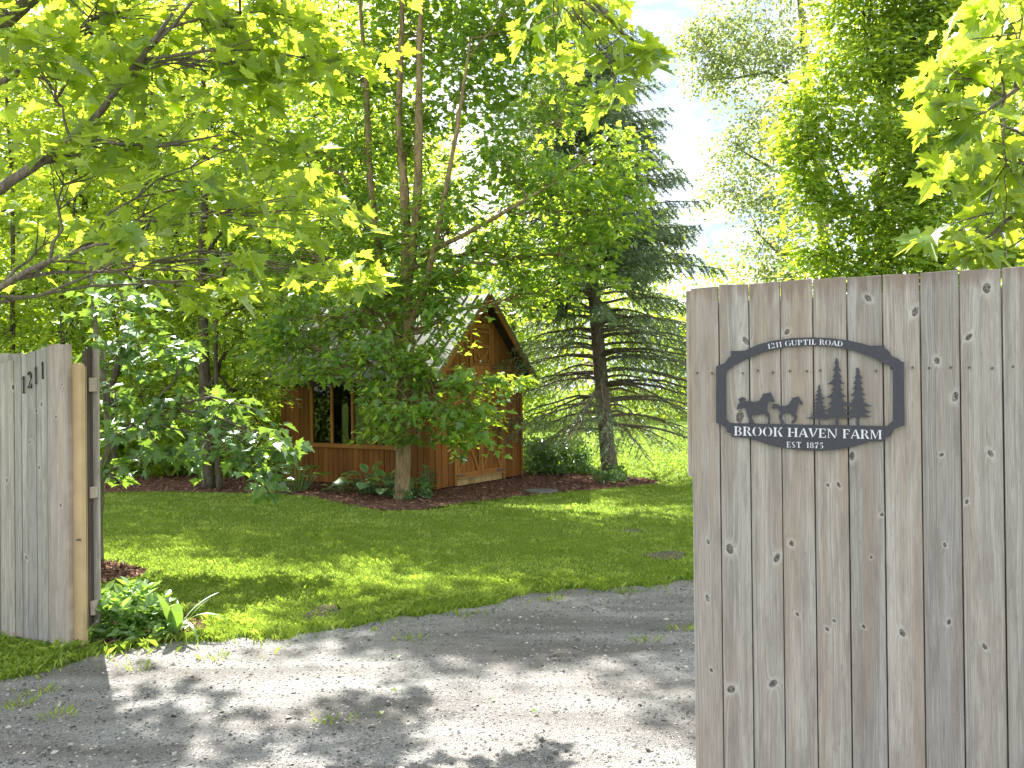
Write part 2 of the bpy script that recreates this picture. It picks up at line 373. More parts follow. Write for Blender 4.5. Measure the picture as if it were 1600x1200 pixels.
# ================================================================ GROUND
def grid_sheet(name, poly, z, mat, step, jitter=0, hump=0, kind='structure', parent=None, edge_noise=.0):
    """polygon on the ground filled with a grid-like triangulation"""
    pts = []
    k = len(poly)
    for i in range(k):
        a = np.array(poly[i]); b = np.array(poly[(i + 1) % k]); L_ = np.linalg.norm(b - a); m = max(1, int(L_ / step))
        nrm = np.array([-(b - a)[1], (b - a)[0]]) / max(L_, 1e-6)
        for j in range(m):
            p = a + (b - a) * j / m
            if edge_noise: p = p + nrm * rng.normal(0, edge_noise)
            pts.append((p[0], p[1], z))
    me = bpy.data.meshes.new(name); bm = bmesh.new(); vs = [bm.verts.new(p) for p in pts]; f = bm.faces.new(vs)
    if f.normal.z < 0: f.normal_flip()
    bmesh.ops.triangulate(bm, faces=[f]); bm.to_mesh(me); bm.free()
    o = link_mesh(name, me, mat, parent); tag(o, kind=kind); return o
g = MB(); g.add([(-400, -200, 0), (400, -200, 0), (400, 700, 0), (-400, 700, 0)], [(0, 1, 2, 3)])
tag(g.build('ground', M['soil']), kind='structure')

edge_px = [(-300, 1085), (-120, 1070), (0, 1057), (60, 1051), (112, 1038), (160, 1020), (240, 1012), (330, 1004), (420, 996), (520, 985), (600, 973), (700, 955), (830, 930), (960, 918), (1087, 910), (1250, 897), (1500, 875), (1900, 845)]
edge = [gnd(*p) for p in edge_px]; edge = [(p.x, p.y) for p in edge]
EX = np.array([p[0] for p in edge]); EY = np.array([p[1] for p in edge])
def wob(x): return .06 * np.sin(x * 5.1) + .04 * np.sin(x * 13.7 + 1) + .025 * np.sin(x * 31 + 2)
def edge_y(x): return np.interp(x, EX, EY) + wob(np.asarray(x))
xs = np.arange(EX[0], EX[-1], .06)
dpoly = [(x, float(edge_y(x))) for x in xs] + [(14, edge_y(EX[-1])), (14, -12), (-14, -12), (-14, EY[0] - .5)]
me = bpy.data.meshes.new('driveway'); bm = bmesh.new(); f = bm.faces.new([bm.verts.new((*p, .004)) for p in dpoly])
bmesh.ops.triangulate(bm, faces=[f]); bmesh.ops.recalc_face_normals(bm, faces=bm.faces)
bm.to_mesh(me); bm.free()
if me.polygons[0].normal.z < 0: me.flip_normals()
tag(link_mesh('driveway', me, M['gravel']), kind='structure')

# pebbles lying on the drive
def pebbles():
    N = 60000
    z = 3.3 + 4.8 * rng.random(N * 2) ** 1.3; x = (rng.random(N * 2) - .5) * 2 * (z * .66 + .3)
    ok = z < edge_y(x) + .13 * rng.normal(size=len(z)); x = x[ok][:N]; z = z[ok][:N]
    tv = np.array([(1, 0, 0), (0, 1, 0), (-1, 0, 0), (0, -1, 0), (0, 0, .75), (.1, .1, -.5)]); tf = [(0, 1, 4), (1, 2, 4), (2, 3, 4), (3, 0, 4)]
    d = rng.normal(size=(len(x), 3)) * np.array([1, 1, .25]); nn = np.tile([0, 0, 1.], (len(x), 1)) + rng.normal(size=(len(x), 3)) * .25
    s = rng.lognormal(-5.6, .58, len(x)); s = np.clip(s, .0015, .021)
    sc = np.c_[s, s * (.7 + .5 * rng.random(len(x))), s * .8]
    me = inst_mesh('pebbles', tv, tf, frames(d, nn), np.c_[x, z, np.full(len(x), .005)], sc)
    tag(link_mesh('pebbles', me, M['pebble']), 'loose grey gravel stones strewn over the driveway', 'gravel', kind='stuff')
pebbles()

# mulch beds
def gpoly(pp): return [(gnd(*p).x, gnd(*p).y) for p in pp]
bed_house = gpoly([(100, 772), (250, 769), (330, 770), (420, 772), (490, 778), (545, 790), (600, 799), (660, 797), (720, 787), (800, 778), (880, 770), (960, 763), (1020, 757), (1032, 752), (1000, 747), (960, 744), (900, 741), (830, 735), (640, 728), (430, 735), (300, 742), (150, 748), (60, 756)])
bed_gate = gpoly([(95, 868), (150, 877), (190, 881), (222, 890), (228, 898), (205, 908), (160, 916), (100, 920), (40, 905)])
bed_plant = gpoly([(125, 985), (180, 965), (240, 962), (285, 962), (325, 975), (322, 995), (260, 1003), (180, 1012), (128, 1014)])
for nm, pl, z in (('mulch_bed', bed_house, .010), ('mulch_bed', bed_gate, .010), ('mulch_bed', bed_plant, .010)):
    grid_sheet(nm, pl, z, M['mulch'], .12, edge_noise=.02)
dirt_patches = [(505, 957, 26, 13), (1042, 869, 34, 7), (985, 830, 22, 2.5), (302, 947, 12, 6)]
dirt_w = []
for (px, py, rx, ry) in dirt_patches:
    c = gnd(px, py); ax = rx * c.y / F; ay = abs(gnd(px, py - ry).y - c.y); dirt_w.append((c.x, c.y, ax, ay))
    pl = [(c.x + ax * math.cos(t) * (1 + .22 * math.sin(3 * t + px)), c.y + ay * math.sin(t) * (1 + .22 * math.cos(4 * t + py))) for t in np.linspace(0, 2 * math.pi, 22, endpoint=False)]
    grid_sheet('dirt_patch', pl, .008, M['dirt'], .1, edge_noise=.012)
def inpoly(x, y, poly):
    x = np.asarray(x); y = np.asarray(y); r = np.zeros(len(x), bool); k = len(poly); j = k - 1
    for i in range(k):
        xi, yi = poly[i]; xj, yj = poly[j]
        c = ((yi > y) != (yj > y)) & (x < (xj - xi) * (y - yi) / (yj - yi + 1e-12) + xi); r ^= c; j = i
    return r
def mulch_chips():
    P = []
    for pl, dens in ((bed_house, 420), (bed_gate, 1800), (bed_plant, 1200)):
        a = np.array(pl); lo = a.min(0); hi = a.max(0); N = int(dens * np.prod(hi - lo)); q = lo + (hi - lo) * rng.random((N, 2))
        P.append(q[inpoly(q[:, 0], q[:, 1], pl)])
    P = np.concatenate(P)[:26000]; N = len(P)
    d = rng.normal(size=(N, 3)) * [1, 1, .35]; nn = rng.normal(size=(N, 3)) * .6 + [0, 0, 1]
    tv = [(-.5, -1, 0), (.5, -.9, .1), (.35, 1, 0), (-.4, .8, .15)]
    s = .012 + .022 * rng.random(N) ** 2
    me = inst_mesh('mulch_chips', tv, [(0, 1, 2, 3)], frames(d, nn), np.c_[P, .014 + .014 * rng.random(N)], np.c_[s * .5, s * 1.2, s])
    tag(link_mesh('mulch_chips', me, M['chip']), 'reddish brown wood mulch chips on the garden beds', 'mulch', kind='stuff')
mulch_chips()

# ================================================================ RIGHT GATE
gA = at(1079, 600, 3.50); gB = at(1600, 600, 3.50 / 1.165)
gdir = Vector((gB.x - gA.x, gB.y - gA.y, 0)); gdir.normalize()
gn = Vector((gdir.y, -gdir.x, 0))                      # towards the camera
if gn.y > 0: gn = -gn
gA0 = Vector((gA.x, gA.y, 0))
def g_uz(px, py):
    p = onplane(px, py, gA0, gn); return (p - gA0).dot(gdir), p.z
bt = [1081, 1124, 1172, 1220, 1271, 1324, 1379, 1437, 1499, 1565]
tops = [450, 447, 444, 440.5, 437, 433.5, 430, 427, 423.5, 420]
us = [g_uz(x, y + 6)[0] for x, y in zip(bt, tops)]; us2 = [g_uz(x, 1133)[0] for x in [1086, 1132, 1178, 1227, 1278, 1331, 1387, 1446, 1506, 1573]]
zs = [g_uz(x, y)[1] for x, y in zip(bt, tops)]
us = [(a + b) / 2 for a, b in zip(us, us2)]
w = us[-1] - us[-2]
for i in range(4): us.append(us[-1] + w); zs.append(zs[-1] + .004)
kn_px = [(1357, 467, 9), (1430, 487, 9), (1541, 451, 10), (1513, 527, 8), (1464, 564, 8), (1167, 533, 9), (1142, 856, 12), (1215, 870, 9), (1238, 848, 8), (1144, 1074, 13), (1209, 1066, 12),
         (1247, 958, 5), (1304, 968, 5), (1293, 981, 6), (1350, 977, 5), (1410, 987, 8), (1378, 803, 6), (1332, 712, 8), (1471, 710, 6), (1547, 708, 7), (1510, 783, 5), (1482, 970, 6), (1538, 1008, 6),
         (1108, 845, 5), (1107, 933, 6), (1362, 869, 4), (1158, 651, 13), (1294, 757, 5), (1311, 757, 5), (1492, 620, 9), (1231, 519, 8), (1476, 850, 5), (1113, 1045, 5)]
kn = []
for (px, py, r) in kn_px:
    u_, z_ = g_uz(px, py); kn.append((u_, z_, r * .52 * 3.35 / F))
M['gate_wood'] = weathered('weathered_gate_boards', (.355, .335, .298), (.205, .185, .162), (.46, .438, .395), (.32, .265, .205), kn, ((gA0.x, gA0.y, 0), (gdir.x, gdir.y, 0)), zs[4])
gate = empty('gate', gA0, 'tall gate of weathered grey vertical boards carrying the black farm sign, at the right', 'gate', 'gates either side of the drive')
T = .020
for i in range(len(us) - 1):
    u0, u1 = us[i], us[i + 1]; gap = .0028 + .0022 * rng.random(); off = rng.uniform(-.005, .004); tw = rng.uniform(-.003, .003)
    m = MB(); a = gA0 + gdir * (u0 + gap / 2) + gn * (off - tw); b = gA0 + gdir * (u1 - gap / 2) + gn * (off + tw)
    zt0, zt1 = zs[i] + rng.uniform(-.004, .004), zs[i + 1] + rng.uniform(-.004, .004)
    m.prism([(a.x, a.y, .05), (b.x, b.y, .05), (b.x, b.y, zt1), (a.x, a.y, zt0)], gn * T)
    m.build('board', M['gate_wood'], gate, bevel=.0018)
ulen = us[-1]
for i in range(len(us) - 1):
    m = MB(); p = gA0 + gdir * (us[i] - .045 + (.05 if i == 0 else 0)) - gn * .085
    m.box((p.x, p.y, .06), gdir * (us[i + 1] - us[i] - .004 - (.05 if i == 0 else 0)), gn * .02, (0, 0, zs[i] - .12)); m.build('back_board', M['gate_wood'], gate, bevel=.0015)
# back edge board, rails and the post behind
u_e0 = g_uz(1071, 455)[0]
m = MB(); p = gA0 + gdir * u_e0 - gn * .085
m.box((p.x, p.y, g_uz(1074, 745)[1]), gdir * (us[0] - u_e0 + .01), gn * .08, (0, 0, zs[0] - .01 - g_uz(1074, 745)[1])); m.build('edge_board', M['gate_wood'], gate, bevel=.002)
for zr in (.35, 1.0, g_uz(1300, 579)[1] - .05):
    m = MB(); p = gA0 + gdir * (us[0] + .02) - gn * .042; m.box((p.x, p.y, zr), gdir * (ulen - .1), gn * .038, (0, 0, .1)); m.build('rail', M['gate_wood'], gate, bevel=.002)
m = MB()
zn = g_uz(1300, 579)[1]
for i in range(len(us) - 1):
    for fr_ in (.24, .76):
        for zz in (zn,):
            if zz == 1.05: continue
            c = gA0 + gdir * (us[i] + (us[i + 1] - us[i]) * fr_ + rng.uniform(-.006, .006)) + gn * (T - .001); c.z = zz + rng.uniform(-.006, .006)
            k = 8; r = .0042
            m.prism([c + gdir * (r * math.cos(t)) + Vector((0, 0, r * math.sin(t))) for t in np.linspace(0, 2 * math.pi, k, endpoint=False)], gn * .006)
tag(m.build('nails', M['nail'], gate), kind='stuff')

# ---- the sign
SGN = T + .010                                         # stands just proud of the boards
def z8(X, Y): return 1100 + X / 4.706, 500 + Y / 4.706
sp0 = gA0 + gn * SGN
def s_pt(X, Y, off=0):
    p = onplane(*z8(X, Y), sp0, gn); return p + gn * off
sc_ = s_pt(780, 545)
sign = empty('farm_sign', sc_, 'black cut metal farm sign with running horses and fir trees, screwed to the gate', 'sign')
def plate(name, outer, hole=None, thick=.003, off=0, mat='iron', parent=sign):
    me = bpy.data.meshes.new(name); bm = bmesh.new()
    loops = [outer] + ([hole] if hole else [])
    es = []
    for lp in loops:
        vs = [bm.verts.new(s_pt(X, Y, off)) for X, Y in lp]
        es += [bm.edges.new((vs[i], vs[(i + 1) % len(vs)])) for i in range(len(vs))]
    bmesh.ops.triangle_fill(bm, edges=es, use_beauty=True)
    bmesh.ops.recalc_face_normals(bm, faces=bm.faces)
    if bm.faces[:] and bm.faces[0].normal.dot(gn) < 0: bmesh.ops.reverse_faces(bm, faces=bm.faces)
    r = bmesh.ops.extrude_face_region(bm, geom=bm.faces[:])
    bmesh.ops.translate(bm, verts=[v for v in r['geom'] if isinstance(v, bmesh.types.BMVert)], vec=gn * thick)
    bmesh.ops.recalc_face_normals(bm, faces=bm.faces); bm.to_mesh(me); bm.free()
    return link_mesh(name, me, M[mat], parent)
outer = [(195, 228), (250, 228), (300, 225), (400, 180), (520, 150), (660, 132), (800, 128), (940, 134), (1060, 150), (1150, 170), (1225, 190), (1328, 187), (1330, 208), (1355, 222), (1368, 240), (1372, 255), (1385, 268), (1420, 280), (1440, 292), (1448, 304), (1470, 310), (1475, 775), (1440, 785), (1405, 800), (1390, 815), (1385, 830), (1368, 855), (1328, 868), (1330, 892), (1220, 893), (1120, 925), (1000, 950), (880, 960), (780, 960), (660, 950), (540, 932), (440, 905), (330, 868), (205, 858), (200, 835), (172, 822), (160, 790), (130, 770), (90, 755), (90, 342), (120, 330), (158, 315), (175, 285), (200, 262)]
inner = [(162, 378), (230, 330), (330, 280), (450, 235), (600, 200), (760, 188), (920, 192), (1080, 222), (1200, 260), (1300, 305), (1387, 350), (1390, 740), (1362, 762), (1345, 780), (800, 770), (190, 757), (163, 725)]
plate('frame', outer, inner)
horse1 = [(522, 598), (508, 606), (490, 592), (476, 602), (466, 625), (466, 660), (480, 690), (489, 720), (485, 765), (468, 765), (474, 725), (455, 702), (440, 690), (420, 692), (380, 702), (356, 692), (350, 715), (362, 740), (374, 763), (344, 763), (328, 720), (316, 690), (308, 660), (300, 634), (288, 645), (275, 658), (262, 650), (248, 662), (241, 650), (250, 622), (264, 607), (253, 582), (268, 572), (280, 566), (300, 570), (307, 588), (300, 600), (330, 595), (380, 602), (408, 590), (424, 568), (432, 548), (445, 538), (455, 542), (468, 534), (480, 537), (487, 526), (495, 545), (510, 575)]
horse2 = [(727, 618), (715, 627), (700, 608), (690, 625), (685, 660), (674, 690), (688, 714), (676, 740), (652, 762), (640, 756), (645, 742), (665, 728), (662, 712), (645, 705), (640, 690), (600, 680), (586, 696), (568, 710), (582, 735), (594, 762), (572, 762), (550, 715), (562, 686), (550, 655), (530, 650), (515, 656), (495, 642), (510, 632), (487, 618), (505, 622), (520, 616), (545, 618), (556, 630), (600, 632), (622, 622), (632, 604), (642, 590), (650, 572), (668, 570), (680, 563), (692, 566), (698, 560), (705, 578), (722, 602)]
plate('horse_silhouette', horse1, None, .0022, .0003); plate('horse_silhouette', horse2, None, .0022, .0003)
def fir(ax, ay, by, hw, tw, gy, seed):
    r_ = random.Random(seed); nl = 9; Lf = []; Rt = []
    for i in range(nl):
        t = (i + 1) / nl; y = ay + (by - ay) * t; w_ = hw * (t ** .85) * (1 + r_.uniform(-.15, .15))
        for side, lst in ((-1, Lf), (1, Rt)):
            ww = w_ * (1 + r_.uniform(-.18, .18)); yy = y + r_.uniform(-5, 5)
            lst += [(ax + side * ww * .45, yy - (by - ay) / nl * .62), (ax + side * ww * .75, yy - 6), (ax + side * ww, yy - 4 - hw * .04), (ax + side * ww * .7, yy + 3), (ax + side * ww * .38, yy + 2)]
    pts = [(ax, ay)] + Rt + [(ax + tw, by - 6), (ax + tw * 1.25, gy), (ax - tw * 1.25, gy), (ax - tw, by - 6)] + Lf[::-1]
    # keep y increasing on each side
    return pts
plate('tree_silhouette', fir(848, 470, 728, 80, 6, 774, 1), None, .0018, .0005)
plate('tree_silhouette', fir(978, 275, 716, 112, 11, 776, 2), None, .0020, .0006)
plate('tree_silhouette', fir(1132, 345, 716, 108, 10, 780, 5), None, .0024, .0004)
# screws
for X, Y in ((230, 258), (1288, 222), (733, 935)):
    m = MB(); m.prism([s_pt(X + 12 * math.cos(t), Y + 12 * math.sin(t), .0031) for t in np.linspace(0, 2 * math.pi, 10, endpoint=False)], gn * .0018); m.build('screw', M['screw'], sign)

# lettering: cut serif capitals with stencil breaks, drawn in a unit box (x 0..w, y 0..1)
def arc(cx, cy, rx, ry, a0, a1, tmax, tmin=.05, k=10):
    """crescent stroke, thick at the sides, thin at top and bottom"""
    o, i_ = [], []
    for j in range(k + 1):
        a = R(a0 + (a1 - a0) * j / k); c_, s_ = math.cos(a), math.sin(a); t = tmin + (tmax - tmin) * abs(c_) ** 1.3
        o.append((cx + rx * c_, cy + ry * s_)); i_.append((cx + (rx - t) * c_, cy + (ry - tmin) * s_))
    return o + i_[::-1]
def rc(x0, y0, x1, y1): return [(x0, y0), (x1, y0), (x1, y1), (x0, y1)]
def stem(x, t=.17, s=.07): return [(x - s, 0), (x + t + s, 0), (x + t + s, .045), (x + t, .08), (x + t, .92), (x + t + s, .955), (x + t + s, 1), (x - s, 1), (x - s, .955), (x, .92), (x, .08), (x - s, .045)]
def glyph(c):
    t = .17
    G = {
        'B': (.72, [stem(.08), arc(.33, .75, .30, .25, -85, 85, .15), arc(.33, .26, .36, .26, -85, 85, .17)]),
        'R': (.78, [stem(.08), arc(.33, .75, .30, .25, -85, 85, .15), [(.36, .48), (.5, .48), (.74, .06), (.80, 0), (.58, 0)]]),
        'O': (.86, [arc(.39, .5, .38, .5, 100, 260, t), arc(.45, .5, .38, .5, -80, 80, t)]),
        'K': (.80, [stem(.08), [(.36, .52), (.62, .93), (.55, .96), (.55, 1), (.80, 1), (.80, .96), (.70, .93), (.46, .56)], [(.42, .50), (.52, .60), (.78, .06), (.84, 0), (.60, 0)]]),
        'H': (.90, [stem(.08), stem(.65), rc(.33, .46, .58, .54)]),
        'A': (.82, [[(.02, 0), (.20, 0), (.20, .04), (.14, .06), (.38, .80), (.36, .92), (.06, .06), (.02, .04)], [(.44, 1), (.40, .92), (.60, .06), (.54, .04), (.54, 0), (.86, 0), (.86, .04), (.80, .06), (.50, 1)], rc(.26, .28, .50, .35)]),
        'V': (.82, [[(-.02, 1), (-.02, .96), (.05, .93), (.34, 0), (.40, .08), (.25, .93), (.31, .96), (.31, 1)], [(.46, .12), (.42, .24), (.70, .93), (.62, .96), (.62, 1), (.84, 1), (.84, .96), (.77, .93)]]),
        'E': (.68, [stem(.08), rc(.34, .93, .60, 1), rc(.56, .76, .62, 1), rc(.34, .46, .52, .54), rc(.34, 0, .62, .07), rc(.58, 0, .65, .26)]),
        'N': (.92, [[(.08, 0), (.22, 0), (.22, .04), (.17, .06), (.17, .88), (.11, .88), (.11, .06), (.08, .04)], [(.0, 1), (.22, 1), (.74, .12), (.74, 0), (.66, 0), (.12, .92), (.0, .96)], [(.70, 1), (.70, .96), (.77, .93), (.77, .2), (.83, .2), (.83, .93), (.90, .96), (.90, 1)]]),
        'F': (.64, [stem(.08), rc(.34, .93, .60, 1), rc(.56, .74, .62, 1), rc(.34, .46, .50, .54)]),
        'M': (1.06, [[(.04, 0), (.20, 0), (.20, .04), (.15, .06), (.15, .90), (.09, .90), (.09, .06), (.04, .04)], [(.0, 1), (.24, 1), (.52, .2), (.46, 0), (.12, .93), (0, .96)], [(.50, .10), (.55, .22), (.80, 1), (.74, 1)], stem(.80, .16, .06)]),
        '1': (.42, [[(.13, 0), (.38, 0), (.38, .05), (.33, .08), (.33, 1), (.28, 1), (.08, .86), (.08, .82), (.18, .84), (.18, .08), (.13, .05)]]),
        '2': (.62, [arc(.30, .72, .25, .28, -30, 165, .15), [(.50, .55), (.56, .60), (.22, .16), (.02, .03), (.02, 0), (.16, .02)], rc(.2, 0, .56, .13), rc(.52, .1, .57, .28)]),
        'G': (.86, [arc(.40, .5, .38, .5, 95, 265, t), arc(.44, .5, .34, .5, 40, 80, .1), [(.47, 0), (.66, .1), (.66, .40), (.56, .44), (.56, .47), (.88, .47), (.88, .44), (.80, .40), (.80, .06), (.72, .06), (.60, .0)]]),
        'U': (.86, [[(0, 1), (0, .96), (.07, .93), (.07, .3), (.14, .08), (.36, 0), (.36, .07), (.26, .16), (.24, .3), (.24, .93), (.31, .96), (.31, 1)], [(.58, 1), (.58, .96), (.66, .93), (.66, .28), (.60, .12), (.44, .06), (.44, 0), (.62, .03), (.72, .25), (.72, .93), (.80, .96), (.80, 1)]]),
        'P': (.70, [stem(.08), arc(.33, .73, .32, .27, -85, 85, .16)]),
        'T': (.76, [stem(.29), rc(.05, .93, .24, 1), rc(.51, .93, .70, 1), rc(.02, .74, .08, 1), rc(.67, .74, .73, 1)]),
        'I': (.40, [stem(.10)]),
        'L': (.66, [stem(.08), rc(.34, 0, .60, .07), rc(.56, 0, .62, .28)]),
        'D': (.84, [stem(.08), arc(.35, .5, .43, .5, -85, 85, t)]),
        'S': (.60, [arc(.30, .74, .25, .26, 40, 200, .13), arc(.28, .26, .27, .26, -140, 40, .15), [(.06, .66), (.16, .74), (.52, .30), (.44, .20)]]),
        '8': (.60, [arc(.28, .74, .23, .26, 95, 265, .13), arc(.32, .74, .23, .26, -85, 85, .13), arc(.28, .25, .27, .25, 95, 265, .15), arc(.32, .25, .27, .25, -85, 85, .15)]),
        '7': (.58, [rc(.04, .86, .56, 1), [(.5, .84), (.56, .84), (.34, .4), (.34, 0), (.16, 0), (.16, .3)], rc(.04, .72, .09, 1)]),
        '5': (.58, [rc(.14, .86, .52, 1), rc(.12, .52, .17, 1), arc(.26, .30, .30, .30, -120, 100, .16)]),
        ' ': (.34, [])}
    return G[c]
def write(text, path, height, name, fn, thick, mat, parent, track=.10, squeeze=1.0):
    """path(s) -> (point2d, tangent2d, up2d) ; s 0..1 across the text"""
    tot = sum(glyph(c)[0] + track for c in text) - track; x = 0
    m = MB()
    for c in text:
        w_, polys = glyph(c)
        for pl in polys:
            pts = []
            for (gx, gy) in pl:
                (ox, oy), (ux, uy) = path((x + gx) / tot)
                pts.append(fn(ox + ux * gy * height, oy + uy * gy * height))
            m.prism(pts, thick)
        x += w_ + track
    return m.build(name, M[mat], parent)
def line_path(x0, y0, x1, y1, x2=None, y2=None):
    def f(s):
        if x2 is None: return (x0 + (x1 - x0) * s, y0 + (y1 - y0) * s), (0, -1)
        a = (1 - s) ** 2; b = 2 * s * (1 - s); c = s * s
        dx = 2 * (1 - s) * (x1 - x0) + 2 * s * (x2 - x1); dy = 2 * (1 - s) * (y1 - y0) + 2 * s * (y2 - y1); l = math.hypot(dx, dy)
        return (a * x0 + b * x1 + c * x2, a * y0 + b * y1 + c * y2), (dy / l, -dx / l)
    return f
fn = lambda X, Y: s_pt(X, Y, .0031)
write('BROOK HAVEN FARM', line_path(222, 848, 1310, 876), 66, 'lettering', fn, gn * .0007, 'letter', sign, .06)
write('1211 GUPTIL ROAD', line_path(470, 214, 750, 160, 1020, 196), 38, 'lettering', fn, gn * .0007, 'letter', sign, .07)
write('EST', line_path(608, 936, 716, 939), 42, 'lettering', fn, gn * .0007, 'letter', sign, .12)
write('1875', line_path(752, 940, 878, 944), 42, 'lettering', fn, gn * .0007, 'letter', sign, .14)

# ================================================================ LEFT GATE
lB = gnd(96, 1014); lB = Vector((lB.x, lB.y, 0)); ZL = lB.y
lA = at(-160, 800, ZL + .75); lA = Vector((lA.x, lA.y, 0))
ldir = (lB - lA).normalized(); ln = Vector((ldir.y, -ldir.x, 0))
if ln.y > 0: ln = -ln
def l_uz(px, py):
    p = onplane(px, py, lB, ln); return (p - lB).dot(ldir), p.z
M['left_wood'] = weathered('weathered_left_boards', (.37, .35, .32), (.19, .18, .165), (.50, .48, .44), (.33, .29, .24),
    [(*l_uz(70, 632), .012), (*l_uz(62, 642), .009), (*l_uz(46, 870), .012), (*l_uz(26, 605), .012), (*l_uz(66, 730), .009), (*l_uz(15, 750), .01), (*l_uz(52, 690), .008)], ((lB.x, lB.y, 0), (ldir.x, ldir.y, 0)))
lg = empty('gate', lB, 'weathered grey board gate panel with black house numbers, at the left edge', 'gate', 'gates either side of the drive')
bx = [88, 79, 69, 61, 47, 38, 27, 18, 3, -12, -26, -42, -58, -76]
ty = [540, 542, 546, 549, 553, 557, 563, 566, 571, 575, 578, 580, 582, 584]
for i in range(len(bx) - 1):
    u1 = l_uz(bx[i], 600)[0]; u0 = l_uz(bx[i + 1], 600)[0]; zt = l_uz(bx[i] - 4, ty[i])[1]; zt2 = l_uz(bx[i + 1], ty[i] + (ty[min(i + 1, 13)] - ty[i]) * .35)[1]
    off = rng.uniform(-.004, .006)
    m = MB(); a = lB + ldir * (u0 + .003) + ln * off; b = lB + ldir * (u1 - .002) + ln * off; zb = .02 + rng.random() * .02
    m.prism([(a.x, a.y, zb), (b.x, b.y, zb), (b.x, b.y, zt), (a.x, a.y, zt2)], ln * .022); m.build('board', M['left_wood'], lg, bevel=.002)
uL = l_uz(-76, 600)[0]
for zr in (.3, 1.0, 1.6):
    m = MB(); p = lB + ldir * uL - ln * .043; m.box((p.x, p.y, zr), ldir * (-uL - .06), ln * .038, (0, 0, .09)); m.build('rail', M['left_wood'], lg, bevel=.002)
# darker board run behind, seen over the dip of the top edge
for i in range(7):
    m = MB(); p = lB + ldir * (uL + .04 + i * .125) - ln * .07; m.box((p.x, p.y, .05), ldir * .12, ln * .02, (0, 0, l_uz(10, 563)[1] - .006 * i + .02)); m.build('back_board', M['left_wood'], lg, bevel=.002)
# house numbers
def dig(s, px, py, h, wpx, slant=0):
    u0, z0 = l_uz(px, py); hz = l_uz(px, py - h)[1] - z0; u1 = l_uz(px + wpx, py)[0]; m = MB()
    for pl in glyph(s)[1]:
        m.prism([lB + ldir * (u0 + (u1 - u0) * gx / .6) + Vector((0, 0, z0 + gy * hz)) + ln * .0285 for gx, gy in pl], ln * .006)
    m.build('digit', M['digit'], lg)
dig('1', 41, 614.5, 27, 6.5); dig('2', 49.5, 606.5, 26, 7); dig('1', 60.5, 600, 27, 5.5); dig('1', 71, 592, 27, 5.5)
# corner board post
pr = gnd(114, 1015); pr = Vector((pr.x, pr.y, 0)); pl_ = gnd(88, 1014); pl_ = Vector((pl_.x, pl_.y, 0))
fdir = (pr - pl_).normalized(); fn_ = Vector((fdir.y, -fdir.x, 0)); fn_ = fn_ if fn_.y < 0 else -fn_
ztop = at(100, 538.5, pr.y).z
M['post_wood'] = weathered('weathered_post', (.42, .37, .32), (.27, .23, .19), (.52, .47, .42), (.44, .36, .28), [(*( (onplane(95, 651, pl_, fn_) - pl_).dot(fdir), onplane(95, 651, pl_, fn_).z), .008), (*( (onplane(104, 601, pl_, fn_) - pl_).dot(fdir), onplane(104, 601, pl_, fn_).z), .006), (*( (onplane(107, 607, pl_, fn_) - pl_).dot(fdir), onplane(107, 607, pl_, fn_).z), .006), (*( (onplane(102, 788, pl_, fn_) - pl_).dot(fdir), onplane(102, 788, pl_, fn_).z), .007)], ((pl_.x, pl_.y, 0), (fdir.x, fdir.y, 0)))
m = MB(); m.box(pl_ + fn_ * .045 + Vector((0, 0, -.05)), fdir * ((pr - pl_).length + .006), -fn_ * .05, (0, 0, ztop + .05)); m.build('corner_board', M['post_wood'], lg, bevel=.003)
# yellow newer post
q0 = pr + fdir * .001 - fn_ * .004; wq = (gnd(131, 1012) - gnd(114, 1012)).length
post = empty('gate_post', q0, 'newer yellow wood post with rounded top standing beside the left gate', 'post')
zq = at(122, 567, q0.y).z
poly = []
for t in np.linspace(0, 1, 5): poly.append((math.sin(t * math.pi / 2) * .012, zq - .012 + .012 * (1 - math.cos(t * math.pi / 2)) * 0 + .012 * t))
prof = [(0, -.05), (wq, -.05), (wq, zq - .025), (wq - .008, zq - .006), (wq - .025, zq), (.012, zq - .002), (0, zq - .012)]
m = MB(); m.prism([q0 + fdir * a * .9 + Vector((0, 0, b)) for a, b in prof], -fn_ * .06); m.build('post_shaft', M['newwood'], post, bevel=.002)
m = MB(); c = q0 + fdir * (wq * .72) + fn_ * .001; c.z = at(122, 842, q0.y).z
m.tube([c - fn_ * .0, c + fn_ * .03, c + fn_ * .032 + fdir * .03], [.006, .006, .005], 6); m.build('latch_pin', M['nail'], post)
# the open leaf folded back beyond the post, seen nearly edge-on
e0 = q0 + fdir * (wq * .9 + .001) - fn_ * .045
e1 = at(146.5, 800, e0.y + .10); e1 = Vector((e1.x, e1.y, 0)); e0.z = 0
leaf = empty('gate', e0, 'open gate leaf folded back behind the posts with dark inner boards and rail ends', 'gate', 'gates either side of the drive')
zl = at(140, 546, e0.y + .1).z; zb = at(140, 978, e0.y + .1).z
ed = (e1 - e0); el_ = ed.length; ed.normalize(); en = Vector((ed.y, -ed.x, 0)); en = en if en.y < 0 else -en
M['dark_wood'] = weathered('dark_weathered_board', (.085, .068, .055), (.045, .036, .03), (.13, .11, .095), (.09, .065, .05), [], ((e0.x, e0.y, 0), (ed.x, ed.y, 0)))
nb = 3
for i in range(nb):
    m = MB(); m.box(e0 + ed * (el_ * i / nb) - en * .02 + Vector((0, 0, zb + .01 * i)), ed * (el_ / nb - .003), en * .02, (0, 0, zl - zb - .006 * (2 - i))); m.build('board', M['dark_wood'], leaf, bevel=.0015)
